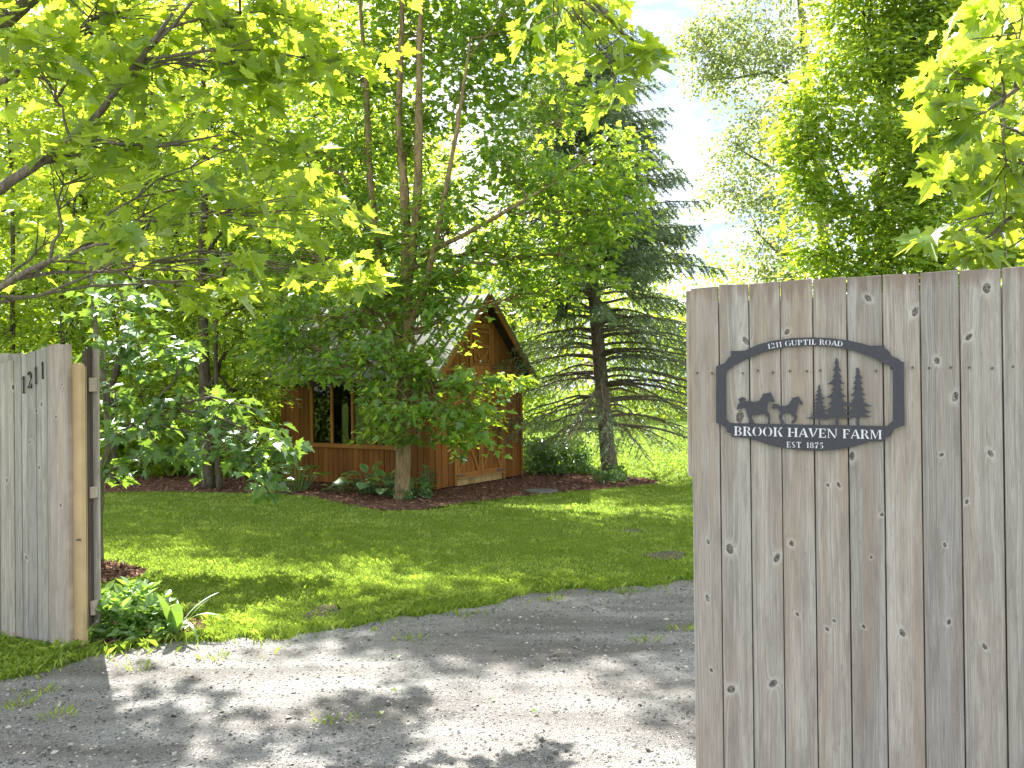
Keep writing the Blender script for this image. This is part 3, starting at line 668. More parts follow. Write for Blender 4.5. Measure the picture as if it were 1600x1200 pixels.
m = MB(); m.box(e1 + Vector((0, 0, zb - .01)) - en * .02, ed * .022, en * .055, (0, 0, zl - zb + .012)); m.build('edge_board', M['gate_wood'], leaf, bevel=.002)
for py0, py1 in ((590, 612), (762, 780), (942, 964)):
    za = at(138, py1, e0.y).z; zb2 = at(138, py0, e0.y).z
    m = MB(); m.box(e0 + ed * .035 + en * .003 + Vector((0, 0, za)), ed * (el_ - .04), en * .03, (0, 0, zb2 - za)); m.build('rail', M['post_wood'], leaf, bevel=.003)

# ================================================================ SHED
C0 = gnd(680, 768); C0 = Vector((C0.x, C0.y, 0))
al = R(33)
hu = Vector((math.sin(al), math.cos(al), 0)); hv = Vector((-math.cos(al), math.sin(al), 0))   # gable wall / long wall directions
nG = Vector((math.cos(al), -math.sin(al), 0)); nL = Vector((-math.sin(al), -math.cos(al), 0))
nG = nG if True else nG
def G_uw(px, py):
    p = onplane(px, py, C0, nG); return (p - C0).dot(hu), p.z
def L_vw(px, py):
    p = onplane(px, py, C0, nL); return (p - C0).dot(hv), p.z
GW = G_uw(815, 660)[0]; LW = L_vw(439, 660)[0]
apex_u, apex_w = G_uw(752, 463); apex_u = GW / 2
eave_w = G_uw(822, 581)[1] + .05
shed = empty('garden_shed', C0, 'brown board and batten garden shed with steep metal roof, double doors and wide window', 'shed')
def GP(u, w, o=0): return C0 + hu * u + nG * o + Vector((0, 0, w))
def LP(v, w, o=0): return C0 + hv * v + nL * o + Vector((0, 0, w))
slope = (apex_w - eave_w) / (GW / 2)
def roof_w(u): return apex_w - abs(u - GW / 2) * slope - .06
gw = MB().prism([GP(.0, 0, -.06), GP(GW, 0, -.06), GP(GW, roof_w(GW), -.06), GP(GW / 2, roof_w(GW / 2), -.06), GP(0, roof_w(0), -.06)], nG * .04).build('gable_wall', M['dark'], shed)
belt = (G_uw(692, 577)[1] + G_uw(800, 581)[1]) / 2
du0 = G_uw(712.5, 750)[0]; du1 = G_uw(784, 740)[0]
nbd = 15; bw = GW / nbd
lo_u0, lo_w0 = G_uw(721, 577); lo_u1, lo_w1 = G_uw(775, 512); lo_w0 = belt + .06; lo_w1 = max(lo_w1, lo_w0 + .62)
for i in range(nbd):
    a, b = i * bw + .006, (i + 1) * bw - .006
    o = rng.uniform(0, .004)
    # lower part (skip the door opening)
    if not (a > du0 - .08 and b < du1 + .08) :
        aa, bb = a, b
        if a < du0 < b: bb = du0 - .01
        if a < du1 < b: aa = du1 + .01
        if bb > aa: MB().box(GP(aa, .04, -.02 + o), hu * (bb - aa), nG * .022, (0, 0, belt - .045)).build('board', M['stain'], gw, bevel=.003)
    # gable part
    segs = [(belt + .05, None)]
    wa, wb = roof_w(a), roof_w(b)
    poly = [GP(a, belt + .05, -.02 + o), GP(b, belt + .05, -.02 + o), GP(b, wb, -.02 + o), GP(a, wa, -.02 + o)]
    if wa > belt + .06 and wb > belt + .06:
        if a < GW / 2 < b: poly.insert(3, GP(GW / 2, roof_w(GW / 2), -.02 + o))
        MB().prism(poly, nG * .022).build('board', M['stain'], gw, bevel=.003)
    if i:      # dark narrow grooves come from the gaps; battens on the lower corner only
        pass
MB().box(GP(0, belt - .01, .004), hu * GW, nG * .025, (0, 0, .055)).build('belt_trim', M['stain_trim'], gw, bevel=.003)
for u_ in (0, GW - .07): MB().box(GP(u_, .03, .006), hu * .07, nG * .02, (0, 0, belt - .045)).build('corner_trim', M['stain'], gw, bevel=.003)
# double door
dtop = belt - .08; kick = G_uw(750, 742)[1]
for side in (0, 1):
    a = du0 if side == 0 else (du0 + du1) / 2 + .006; b = (du0 + du1) / 2 - .006 if side == 0 else du1
    door = MB().box(GP(a, kick, -.018), hu * (b - a), nG * .02, (0, 0, dtop - kick)).build('door', M['stain'], shed)
    npk = 5; pw = (b - a) / npk
    for j in range(npk): MB().box(GP(a + pw * j + .004, kick + .004, .003), hu * (pw - .008), nG * .012, (0, 0, dtop - kick - .008)).build('plank', M['stain'], door, bevel=.002)
    mid = G_uw(750, 645)[1]
    for w_ in (kick, mid, dtop - .09): MB().box(GP(a, w_, .016), hu * (b - a), nG * .02, (0, 0, .09)).build('door_rail', M['stain_trim'], door, bevel=.003)
    for u_ in (a, b - .06): 
        for (w0, w1) in ((kick + .09, mid), (mid + .09, dtop - .09)): MB().box(GP(u_, w0, .016), hu * .06, nG * .018, (0, 0, w1 - w0)).build('door_stile', M['stain_trim'], door, bevel=.003)
    for (ua, ub) in ((a + .06, b - .06), (b - .06, a + .06)):
        p = GP(ua, kick + .09, .016); q = GP(ub, mid, .016); dv = (q - p); dl = dv.length; dv.normalize(); sd_ = nG.cross(dv)
        MB().box(p - sd_ * .03 + nG * (.002 if ua < ub else .004), dv * dl, sd_ * .06, nG * .012).build('brace', M['stain_trim'], door, bevel=.002)
    hb = (b - .10) if side == 0 else (a + .02)
    MB().box(GP(hb, (kick + mid) / 2 + .25, .036), hu * .05, nG * .02, (0, 0, .16)).build('handle', M['iron'], door, bevel=.004)
    MB().box(GP(a - (.03 if side == 0 else -(b - a) + .22), kick + .03, .037), hu * .24, nG * .008, (0, 0, .03)).build('hinge', M['nail'], door)
for u_, s_ in ((du0 - .075, .07), (du1 + .005, .07)): MB().box(GP(u_, .04, .006), hu * s_, nG * .03, (0, 0, dtop + .04 - .04)).build('door_trim', M['stain_trim'], shed, bevel=.003)
MB().box(GP(du0 - .075, dtop + .005, .006), hu * (du1 - du0 + .15), nG * .032, (0, 0, .07)).build('door_trim', M['stain_trim'], shed, bevel=.003)
kn_ = 8; kw = (du1 - du0) / kn_
for j in range(kn_): MB().box(GP(du0 + kw * j + .004, .03, -.01), hu * (kw - .008), nG * .022, (0, 0, kick - .035)).build('kick_board', M['stain_pale'], shed, bevel=.002)
MB().box(GP(du0 - .02, kick - .012, .0), hu * (du1 - du0 + .04), nG * .06, (0, 0, .012)).build('door_sill', M['stain_pale'], shed, bevel=.002)
# loft door
lf = MB(); t = .06
u0_, u1_, w0_, w1_ = GW * .5 - .33, GW * .5 + .33, lo_w0, lo_w1
ch = .13
outerp = [(u0_, w0_), (u1_, w0_), (u1_, w1_ - ch), (u1_ - ch, w1_), (u0_ + ch, w1_), (u0_, w1_ - ch)]
ldoor = MB().prism([GP(u, w_, .003) for u, w_ in outerp], nG * .012).build('loft_door', M['stain'], shed)
def bar(p, q, wd, o, name='loft_trim', mat='stain_trim', par=None, th=.018):
    P_, Q_ = GP(*p, o), GP(*q, o); dv = Q_ - P_; dl = dv.length; dv.normalize(); sd_ = nG.cross(dv)
    MB().box(P_ - sd_ * wd / 2, dv * dl, sd_ * wd, nG * th).build(name, M[mat], par or ldoor, bevel=.002)
k_ = len(outerp)
for i in range(k_): bar(outerp[i], outerp[(i + 1) % k_], .075, .014 + .0015 * i)
i0, i1, j0, j1 = u0_ + .10, u1_ - .10, w0_ + .11, w1_ - .10
md = j0 + (j1 - j0) * .5
bar((i0, j0), (i1, j0), .05, .024, 'loft_rail'); bar((i0, md), (i1, md), .05, .024, 'loft_rail'); bar((i0, j1), (i1, j1), .05, .024, 'loft_rail')
bar((i0, j0), (i0, j1), .05, .026, 'loft_rail'); bar((i1, j0), (i1, j1), .05, .026, 'loft_rail')
bar((i0, md - .02), ((i0 + i1) / 2, j0), .045, .016, 'brace'); bar((i1, md - .02), ((i0 + i1) / 2, j0), .045, .0175, 'brace')
bar((i0 - .05, j0 - .055), (i1 + .05, j0 - .055), .03, .03, 'loft_sill', th=.04)
MB().box(GP((i0 + i1) / 2 - .10, j0 - .035, .045), hu * .03, nG * .02, (0, 0, .05)).build('handle', M['letter'], ldoor, bevel=.004)

# long wall with window
lw = MB()
wv0 = L_vw(620, 650)[0]; wv1 = L_vw(488, 650)[0]; ww0 = (L_vw(560, 695)[1] + L_vw(620, 695)[1]) / 2; ww1 = ww0 + 1.05
el = eave_w - .02
longw = MB().box(LP(0.02, 0, -.06), hv * (wv0 - .02), nL * .03, (0, 0, el)).box(LP(wv1, 0, -.06), hv * (LW - wv1), nL * .03, (0, 0, el)).box(LP(wv0, 0, -.06), hv * (wv1 - wv0), nL * .03, (0, 0, ww0)).box(LP(wv0, ww1, -.06), hv * (wv1 - wv0), nL * .03, (0, 0, el - ww1)).build('long_wall', M['dark'], shed)
nb = 30; bwv = LW / nb
for i in range(nb):
    a, b = i * bwv + .004, (i + 1) * bwv - .004; o = rng.uniform(0, .005); c_ = (a + b) / 2
    if wv0 - .02 < c_ < wv1 + .02:
        MB().box(LP(a, .03, -.02 + o), hv * (b - a), nL * .02, (0, 0, ww0 - .03)).build('board', M['stain'], longw, bevel=.003)
        MB().box(LP(a, ww1, -.02 + o), hv * (b - a), nL * .02, (0, 0, el - ww1)).build('board', M['stain'], longw, bevel=.003)
    else:
        MB().box(LP(a, .03, -.02 + o), hv * (b - a), nL * .02, (0, 0, el - .03)).build('board', M['stain'], longw, bevel=.003)
win = MB().box(LP(wv0 - .05, ww0 - .075, .008), hv * (wv1 - wv0 + .10), nL * .05, (0, 0, .07)).build('window', M['stain_trim'], shed, bevel=.004)
MB().box(LP(wv0 - .05, ww1, .008), hv * (wv1 - wv0 + .10), nL * .03, (0, 0, .07)).build('window_head', M['stain_trim'], win, bevel=.004)
for f_ in (0, .25, .5, .75, 1):
    v_ = wv0 + (wv1 - wv0) * f_
    MB().box(LP(v_ - .028, ww0 - .004, -.012), hv * .056, nL * .035, (0, 0, ww1 - ww0 + .006)).build('mullion', M['stain_trim'], win, bevel=.003)
for f_ in (0, .25, .5, .75):
    v_ = wv0 + (wv1 - wv0) * f_; MB().box(LP(v_ + .028, ww0, -.006), hv * ((wv1 - wv0) * .25 - .056), nL * .004, (0, 0, ww1 - ww0)).build('pane', M['glass'], win)
# things inside: a bench with a pale sack glimpsed through the first pane
MB().box(LP(wv0, ww0 - .12, -.75), hv * (wv1 - wv0), nL * .5, (0, 0, .05)).build('bench', M['stain'], shed)
MB().box(C0 + hv * (LW - .09) + hu * .06, hu * (GW - .14), hv * .02, (0, 0, el - .02)).box(C0 + hu * (GW - .09) + hv * .08, hv * (LW - .2), hu * .02, (0, 0, el - .02)).box(C0 + hu * .06 + hv * .06 + Vector((0, 0, el - .015)), hu * (GW - .12), hv * (LW - .12), (0, 0, .01)).build('shade_lining', M['dark'], shed)  # black sheets added so the inside looks shaded through the panes
# other two walls + floor slab
MB().box(C0 + hv * LW + hu * .02 + Vector((0, 0, 0)), hu * (GW - .04), -hv * .04, (0, 0, el)).build('rear_wall', M['stain'], shed)
MB().box(C0 + hu * (GW - .04) + hv * .04, hv * (LW - .1), hu * .035, (0, 0, el)).build('side_wall', M['stain'], shed)
MB().prism([C0 + hv * (LW + .003) + hu * u + Vector((0, 0, w_)) for u, w_ in ((0.03, el), (GW - .03, el), (GW / 2, apex_w - .1))], -hv * .03).build('rear_gable', M['stain'], shed)
# roof: two slopes with standing ribs
ov, oe = .22, .20
rl = LW + .35
for sgn in (-1, 1):
    base_u = GW / 2 + sgn * (GW / 2 + oe); base_w = apex_w - (GW / 2 + oe) * slope
    p_r = C0 + hu * (GW / 2) + nG * 0 - hv * ov + Vector((0, 0, apex_w)); p_e = C0 + hu * base_u - hv * ov + Vector((0, 0, base_w))
    sv = p_e - p_r; nr = hv.cross(sv); nr.normalize(); nr = nr if nr.z > 0 else -nr
    roof = MB().box(p_r + nr * .02, sv, hv * (rl + ov), nr * .02).build('roof', M['roof'], shed)
    for k in range(int((rl + ov) / .23) + 1):
        MB().box(p_r + hv * (k * .23) + nr * .0415, sv, hv * .02, nr * .02).build('roof_rib', M['roof'], roof)
    # barge board
    MB().box(p_r - hv * .0 - nr * .075, sv, hv * .025, nr * .093).build('barge_board', M['stain_trim'], shed, bevel=.002)
    MB().box(p_r + hv * .026 - nr * .02, sv, hv * (rl - .03), nr * .015).build('soffit', M['dark_wood'], shed)
    MB().box(p_e - nr * .02 + hv * .03, hv * (rl - .06), (-sv.normalized()) * .02, -nr * .10).build('fascia', M['dark_wood'], shed)

# ================================================================ FOLIAGE TOOLS
def half(pts): 
    r = [(x, y, .22 * abs(x) - .16 * max(0, y - .2) ** 2) for x, y in pts]; l = [(-x, y, .22 * abs(x) - .16 * max(0, y - .2) ** 2) for x, y in pts]
    k = len(r); return r + l, [tuple(range(k)), tuple(range(2 * k - 1, k - 1, -1))]
HI = half([(0, .1), (.14, -.03), (.37, -.02), (.31, .12), (.46, .20), (.68, .43), (.47, .42), (.43, .56), (.22, .48), (.30, .74), (.14, .75), (0, 1.08)])
HI = (HI[0] + [(-.008, .12, .0), (.008, .12, 0), (.03, -.55, -.10)], HI[1] + [(24, 25, 26)])
MID = half([(0, .06), (.30, -.02), (.28, .14), (.60, .42), (.22, .47), (.26, .68), (0, 1.05)])
LOW = ([(0, 0, 0), (.42, .42, .1), (0, 1, -.06), (-.42, .42, .1)], [(0, 1, 2), (0, 2, 3)])
STAR = ([(0, 0, 0), (.5, .1, .08), (.18, .42, .02), (.34, .75, 0), (0, 1, -.1), (-.34, .75, 0), (-.18, .42, .02), (-.5, .1, .08)], [(0, 1, 2), (0, 2, 4), (2, 3, 4), (0, 4, 6), (4, 5, 6), (0, 6, 7)])
OVAL = half([(0, 0), (.16, .12), (.26, .35), (.24, .6), (.13, .85), (0, 1.05)])

def noise_dir(n, up=1.0, sp=.55):
    v = rng.normal(size=(n, 3)) * sp; v[:, 2] += up; return v / np.linalg.norm(v, axis=1, keepdims=True)
def lobe_sprays(c, r, ns, shell=.45):
    """spray centres inside an ellipsoid, denser towards its outside"""
    v = rng.normal(size=(ns, 3)); v /= np.linalg.norm(v, axis=1, keepdims=True)
    q = (shell + (1 - shell) * rng.random(ns) ** .6)[:, None]
    q *= (1 + .22 * rng.normal(size=(ns, 1)).clip(-1, 1))
    return np.array(c) + v * q * np.array(r), v
def spray_leaves(C, out, nleaf, R_, leaf, droop=.35, flat=.28, tilt=.45):
    """leaves spread over a drooping disc round every spray centre; returns P, dir, normal, size"""
    ns = len(C); n = ns * nleaf
    a = rng.random((ns, nleaf)) * 2 * math.pi; rr = R_ * np.sqrt(rng.random((ns, nleaf)))
    dx, dy = np.cos(a) * rr, np.sin(a) * rr
    ho = out.copy(); ho[:, 2] = 0; l = np.linalg.norm(ho, axis=1, keepdims=True); ho = ho / np.where(l < .05, 1, l)
    side = dx * ho[:, :1] + dy * ho[:, 1:2]
    dz = -droop * (side + .6 * rr ** 2 / R_) + rng.normal(size=(ns, nleaf)) * R_ * flat
    P = np.stack([C[:, 0:1] + dx, C[:, 1:2] + dy, C[:, 2:3] + dz], axis=2).reshape(-1, 3)
    o3 = np.repeat(ho, nleaf, 0)
    d = np.stack([np.cos(a), np.sin(a), np.full_like(a, -.35)], 2).reshape(-1, 3) * .8 + o3 * .7 + rng.normal(size=(n, 3)) * .35
    nn = noise_dir(n, 1.0, tilt) + o3 * .25
    s = leaf * (.55 + .6 * rng.random(n))
    return P, d, nn, s
def to_lobe(L_):
    px, py, z, rx, ry = L_[:5]; rz = L_[5] if len(L_) > 5 else None
    c = at(px, py, z); k = z / F
    return np.array(c), np.array([rx * k, rz if rz else (rx + ry) * .5 * k, ry * k])
def bez(p0, p1, p2, k=8): return [p0 * (1 - t) ** 2 + p1 * (2 * t * (1 - t)) + p2 * t * t for t in [i / k for i in range(k + 1)]]
def wiggle(pts, a):
    out_ = [pts[0]]
    for p in pts[1:-1]: out_.append(p + Vector(rng.normal(size=3) * a))
    return out_ + [pts[-1]]

def tree(name, label, cat, base, stems, lobes, leafmat, barkmat, leaf=.11, tmpl=MID, cov=2.2, spray=.38, perspray=26, group=None, droop=.35, twigs=True, individual=0, indmat=None, shell=.4, tilt=.45, limbr=.035, seed=None):
    """stems: list of (points, radii); lobes: (px,py,depth,rx,ry[,rz in m])"""
    global rng
    if seed is not None: rng = np.random.default_rng(seed)
    root = empty(name, base, label, cat, group)
    allst = []
    for i, (pts, rad) in enumerate(stems):
        pts = [Vector(p) for p in pts]
        # refine
        fine = []; fr_ = []
        for j in range(len(pts) - 1):
            for t in (0, .25, .5, .75):
                fine.append(pts[j].lerp(pts[j + 1], t) + Vector(rng.normal(size=3) * rad[j] * (.10 if t else 0))); fr_.append((rad[j] * (1 - t) + rad[j + 1] * t) * (1 + rng.uniform(-.06, .06)))
        fine.append(pts[-1]); fr_.append(rad[-1])
        if i == 0: fr_[0] *= 1.25; fr_.insert(1, rad[0] * 1.06); fine.insert(1, fine[0].lerp(fine[1], .3))
        MB().tube(fine, fr_, 12 if rad[0] > .07 else 7).build('trunk' if i == 0 else 'stem', M[barkmat], root, smooth=True)
        allst += list(zip(fine, fr_))
    P, D, N_, Z = [], [], [], []
    apts = np.array([tuple(p) for p, r_ in allst]); arad = np.array([r_ for p, r_ in allst])
    for Lb in lobes:
        c, r = to_lobe(Lb); zc = c[1]
        area = math.pi * r[0] * r[2]; nl = cov * area / (.42 * leaf * leaf * .8); ns = max(3, int(nl / perspray))
        sp = min(spray, .8 * min(r)); C, o = lobe_sprays(c, r, ns, shell)
        C[:, 2] = np.maximum(C[:, 2], .25)
        p, d, n_, s = spray_leaves(C, o, perspray, sp, leaf, droop, tilt=tilt)
        k = p[:, 2] > .05
        P.append(p[k]); D.append(d[k]); N_.append(n_[k]); Z.append(s[k])
        # limb from the nearest suitable stem point below the lobe
        dd = np.linalg.norm((apts - c) * [1, 1, .8], axis=1) + np.where(apts[:, 2] > c[2] - .1, 1.5, 0) + np.where(arad < .012, 2, 0) + np.where(apts[:, 2] < 1.15, 3, 0)
        j = int(np.argsort(dd)[min(len(dd) - 1, int(rng.integers(0, 5)))]); j = j if dd[j] < dd.min() * 1.25 + .2 else int(dd.argmin()); s0 = Vector(apts[j]); rr = min(arad[j] * .7, limbr * (1 + .25 * np.linalg.norm(r)))
        cv = Vector(c); L2 = (cv - s0).length
        mid = s0.lerp(cv, .5) + Vector((0, 0, .12 * L2)); pts = wiggle(bez(s0, mid, cv, 7), .02 * L2)
        m = MB(); m.tube(pts, [rr * (1 - .75 * i / 7) for i in range(8)], 6)
        if twigs:
            sel = rng.permutation(ns)[:min(ns, 26)]
            for q in sel:
                e = Vector(C[q]); b_ = pts[3 + int(rng.integers(0, 5))]; mm = b_.lerp(e, .5) + Vector((0, 0, .06 * (e - b_).length))
                tp = wiggle(bez(b_, mm, e, 4), .015 * (e - b_).length); r0 = max(.006, rr * .28); m.tube(tp, [r0, r0 * .8, r0 * .6, r0 * .45, r0 * .3], 4, False)
        m.build('limb', M[barkmat], root, smooth=True)
    P = np.concatenate(P); D = np.concatenate(D); N_ = np.concatenate(N_); Z = np.concatenate(Z)
    Rm = frames(D, N_)
    if individual:
        x, y, dep = project(P); vis = (x > -10) & (x < 1610) & (y > -10) & (y < 1210) & (dep > .5)
        key = np.where(vis, Z / dep, 0); idx = np.argsort(-key)[:individual]; idx = idx[key[idx] > 0]
        lms = []
        for q in range(5):          # flat, cupped, twisted and drooping shapes of the same leaf
            tv_ = np.array(tmpl[0], float); cup, dr_, tw_ = ((0, .1, 0), (.25, .3, .2), (-.3, .5, -.25), (.15, .75, .35), (-.1, .2, -.4))[q]
            tv_[:, 2] += cup * tv_[:, 0] ** 2 * 1.5 - dr_ * .5 * np.clip(tv_[:, 1], 0, 2) ** 2 + tw_ * tv_[:, 0] * tv_[:, 1]; tv_[:, 0] *= (1, .9, 1.05, .85, .95)[q]
            lm = mesh_np('leaf', tv_, np.concatenate([np.array(f) for f in tmpl[1]]), [len(f) for f in tmpl[1]], False, np.zeros(len(tmpl[0]))); lm.materials.append(M.get(leafmat + '_single', M[leafmat])); lms.append(lm)
        inv = PM(root).inverted()
        for i in idx:
            o_ = bpy.data.objects.new('leaf', lms[int(i) % 5]); mt = Matrix(Rm[i].tolist()).to_4x4() @ Matrix.Scale(float(Z[i]), 4); mt.translation = P[i]
            o_.parent = root; o_.matrix_parent_inverse = inv; o_.matrix_basis = mt; COL.objects.link(o_)
        keep = np.ones(len(P), bool); keep[idx] = False; P, Rm, Z = P[keep], Rm[keep], Z[keep]
    if len(P):
        o_ = link_mesh('foliage', inst_mesh('foliage', tmpl[0], tmpl[1], Rm, P, Z), M[leafmat], root)
        if individual: tag(o_, kind='stuff')
    return root
TRI = [0]
# ================================================================ THE MAPLE BY THE SHED
b = gnd(628, 780)
def A(px, py, z): return at(px, py, z)
zt = b.y
tree('maple_tree', 'tall multi stemmed maple standing in the mulch in front of the shed window', 'tree', b,
     [([b - Vector((0, 0, .06)), A(630, 690, zt), A(638, 560, zt), A(636, 420, zt), A(632, 300, zt), A(622, 180, zt + .1), A(628, 40, zt), A(630, -120, zt)], [.125, .112, .10, .09, .07, .055, .04, .02]),
      ([A(637, 430, zt), A(650, 350, zt - .1), A(655, 200, zt - .2), A(655, 60, zt - .2), A(665, -80, zt - .3)], [.085, .075, .06, .045, .02]),
      ([A(640, 575, zt), A(612, 500, zt + .2), A(592, 400, zt + .3), A(578, 280, zt + .4), A(572, 130, zt + .4), A(560, -20, zt + .4)], [.075, .07, .065, .055, .045, .02]),
      ([A(638, 520, zt), A(668, 440, zt - .3), A(690, 330, zt - .5), A(715, 200, zt - .6), A(735, 60, zt - .7)], [.06, .05, .04, .03, .015]),
      ([A(652, 400, zt - .1), A(720, 370, zt - .5), A(790, 330, zt - .7), A(860, 290, zt - .9), A(930, 240, zt - 1)], [.04, .034, .028, .02, .01])],
     [(690, 655, 12.4, 62, 34), (752, 655, 12.3, 46, 40), (790, 600, 12.6, 52, 18), (735, 600, 12.6, 62, 24), (640, 625, 12.6, 56, 40), (600, 660, 12.7, 30, 30), (655, 685, 12.4, 40, 16), (725, 695, 12.5, 34, 14),
      (520, 565, 13.0, 66, 30), (475, 585, 13.2, 30, 30), (585, 620, 13.0, 28, 44), (610, 560, 12.9, 60, 44), (672, 560, 12.8, 28, 36), (690, 500, 12.8, 24, 38), (360, -130, 13.8, 90, 60), (450, -110, 13.6, 90, 64), (540, -110, 13.4, 80, 60), (300, -150, 14, 70, 50), (670, 480, 13.0, 52, 50),  # unseen lobes above the frame are added to shade the gravel strip
      (560, 480, 13.4, 80, 48), (480, 500, 13.5, 60, 50), (430, 540, 13.6, 50, 40),
      (600, 370, 13.6, 80, 70), (700, 360, 13.0, 80, 80), (520, 350, 14, 80, 80), (440, 420, 14, 60, 60),
      (790, 400, 13.0, 70, 60), (850, 460, 13.2, 60, 30), (780, 250, 12.8, 70, 50), (870, 290, 12.8, 90, 55), (940, 330, 12.9, 70, 60), (900, 400, 12.9, 70, 50), (960, 250, 12.9, 60, 50),
      (840, 160, 12.9, 80, 50), (720, 140, 13.2, 80, 55), (640, 230, 13.7, 80, 60), (560, 240, 14.2, 80, 60), (480, 230, 14.3, 80, 60), (560, 120, 14, 90, 60), (660, 60, 13.8, 100, 60), (780, 60, 13.3, 90, 50), (480, 90, 14, 80, 70),
      (640, -60, 13.8, 190, 80, 2), (850, 60, 13, 80, 40), (540, -160, 14, 220, 80, 2), (780, -150, 12.6, 190, 80, 2), (650, -270, 13, 200, 70, 2.2), (860, -40, 12, 120, 60, 1.5), (690, 425, 12.9, 50, 30), (610, 450, 13.1, 50, 40)],
     'leaf_maple', 'bark', leaf=.125, tmpl=MID, cov=2.9, spray=.36, perspray=24, individual=300, seed=11)

# ================================================================ OVERHANGING MAPLE (upper left)
b3 = Vector((-5.3, 7.4, 0))
tree('maple_tree', 'maple outside the left edge reaching thick branches with large backlit leaves over the gate', 'tree', b3,
     [([b3, b3 + Vector((.1, -.1, 1.6)), b3 + Vector((.35, -.5, 2.6)), b3 + Vector((.6, -.8, 4.4)), b3 + Vector((.7, -.8, 6.5))], [.2, .17, .15, .11, .05]),
      ([b3 + Vector((.3, -.45, 2.4)), A(-120, 360, 5.33), A(0, 296, 5.16), A(75, 245, 5.07), A(125, 210, 5.07), A(165, 165, 5.07), A(195, 120, 5.07), A(225, 85, 5.07), A(270, 20, 5.07)], [.045, .04, .033, .028, .024, .020, .018, .016, .010]),
      ([A(110, 215, 5.07), A(190, 225, 5.07), A(260, 228, 5.07), A(350, 210, 5.16)], [.014, .012, .009, .005]),
      ([b3 + Vector((.35, -.5, 2.9)), A(-60, 190, 5.59), A(0, 130, 5.50), A(40, 105, 5.50), A(80, 92, 5.50), A(120, 70, 5.50), A(170, 20, 5.50)], [.04, .03, .022, .019, .016, .013, .008]),
      ([b3 + Vector((.25, -.35, 2.2)), A(-80, 500, 5.42), A(0, 450, 5.16), A(40, 425, 5.07), A(90, 402, 4.99), A(150, 382, 4.90), A(240, 375, 4.90)], [.04, .03, .020, .017, .013, .009, .004]),
      ([b3 + Vector((.5, -.7, 3.7)), A(150, -120, 5.33), A(420, -160, 5.42), A(700, -120, 5.50), A(900, -30, 5.50), A(980, 60, 5.50)], [.09, .07, .055, .04, .02, .01])],
     [(70, 120, 5.16, 110, 60, .7), (200, 110, 5.16, 100, 50, .7), (330, 105, 5.33, 100, 50, .7), (450, 115, 5.50, 90, 50, .6), (545, 110, 5.59, 60, 34, .5), (110, 260, 5.33, 100, 40, .6), (250, 230, 5.25, 100, 55, .6), (370, 230, 5.33, 80, 55, .6),
      (330, 330, 5.16, 110, 50, .6), (440, 330, 5.33, 90, 60, .5), (500, 420, 5.50, 75, 36, .5), (230, 380, 4.99, 100, 38, .5), (390, 425, 5.16, 80, 30, .5), (480, 240, 5.59, 70, 50, .5), (560, 440, 5.68, 34, 20, .3), (90, 370, 5.50, 70, 40, .5),
      (150, 20, 5.33, 220, 70, 1.2), (420, 20, 5.50, 180, 60, 1.2), (950, 70, 5.42, 80, 38, .4), (1010, 95, 5.33, 36, 34, .3), (965, 140, 5.42, 30, 34, .3), (880, 40, 5.50, 70, 40, .5), (330, 470, 5.25, 60, 22, .3),
      (60, -140, 5.68, 300, 110, 1.3), (480, -150, 5.33, 240, 90, .5), (-200, 150, 5.85, 150, 250, 1.8), (850, -100, 5.59, 160, 70, 1), (90, -70, 9.2, 120, 55, .9), (250, -110, 9.0, 60, 40, .7), (330, 10, 8.9, 40, 30, .4), (0, -150, 9.5, 160, 60, 1)],  # farthest lobes, mostly above the frame, added to dapple the gravel with shade
     'leaf_bright', 'bark_grey', leaf=.130, tmpl=HI, cov=2.1, spray=.36, perspray=9, individual=300, droop=.45, tilt=.4, limbr=.010, shell=.2, seed=12)

# ================================================================ LOW MAPLE BEHIND THE LEFT GATE
b4 = gnd(146, 878)
tree('maple_tree', 'low young maple behind the left gate with broad shiny leaves drooping to the lawn', 'tree', b4,
     [([b4, A(150, 800, b4.y), A(156, 750, b4.y), A(172, 700, b4.y), A(165, 600, b4.y), A(150, 520, b4.y + .2), A(140, 400, b4.y + .3)], [.085, .06, .05, .042, .035, .025, .012]),
      ([A(168, 690, b4.y), A(240, 640, 8.3), A(330, 620, 8.1), A(400, 640, 8)], [.025, .02, .012, .005]),
      ([A(160, 740, b4.y), A(230, 712, 8.4), A(330, 700, 8.1), A(430, 700, 8)], [.02, .016, .01, .005])],
     [(215, 660, 8.3, 60, 36, .5), (290, 640, 8.2, 60, 32, .5), (350, 640, 8.1, 40, 34, .4), (250, 720, 8.2, 60, 26, .4), (340, 700, 8.1, 60, 34, .4), (400, 700, 8.0, 44, 44, .4), (420, 745, 7.9, 26, 22, .3), (180, 610, 8.5, 40, 34, .5), (440, 690, 8, 20, 22, .3),
      (190, 470, 8.6, 50, 50, .5), (160, 720, 8.5, 20, 40, .3), (210, 540, 8.5, 60, 40, .5), (300, 560, 8.4, 50, 30, .4)],
     'leaf_shiny', 'bark_grey', leaf=.135, tmpl=HI, cov=2.1, spray=.30, perspray=8, individual=300, droop=.5, tilt=.4, limbr=.012, shell=.2, seed=13)

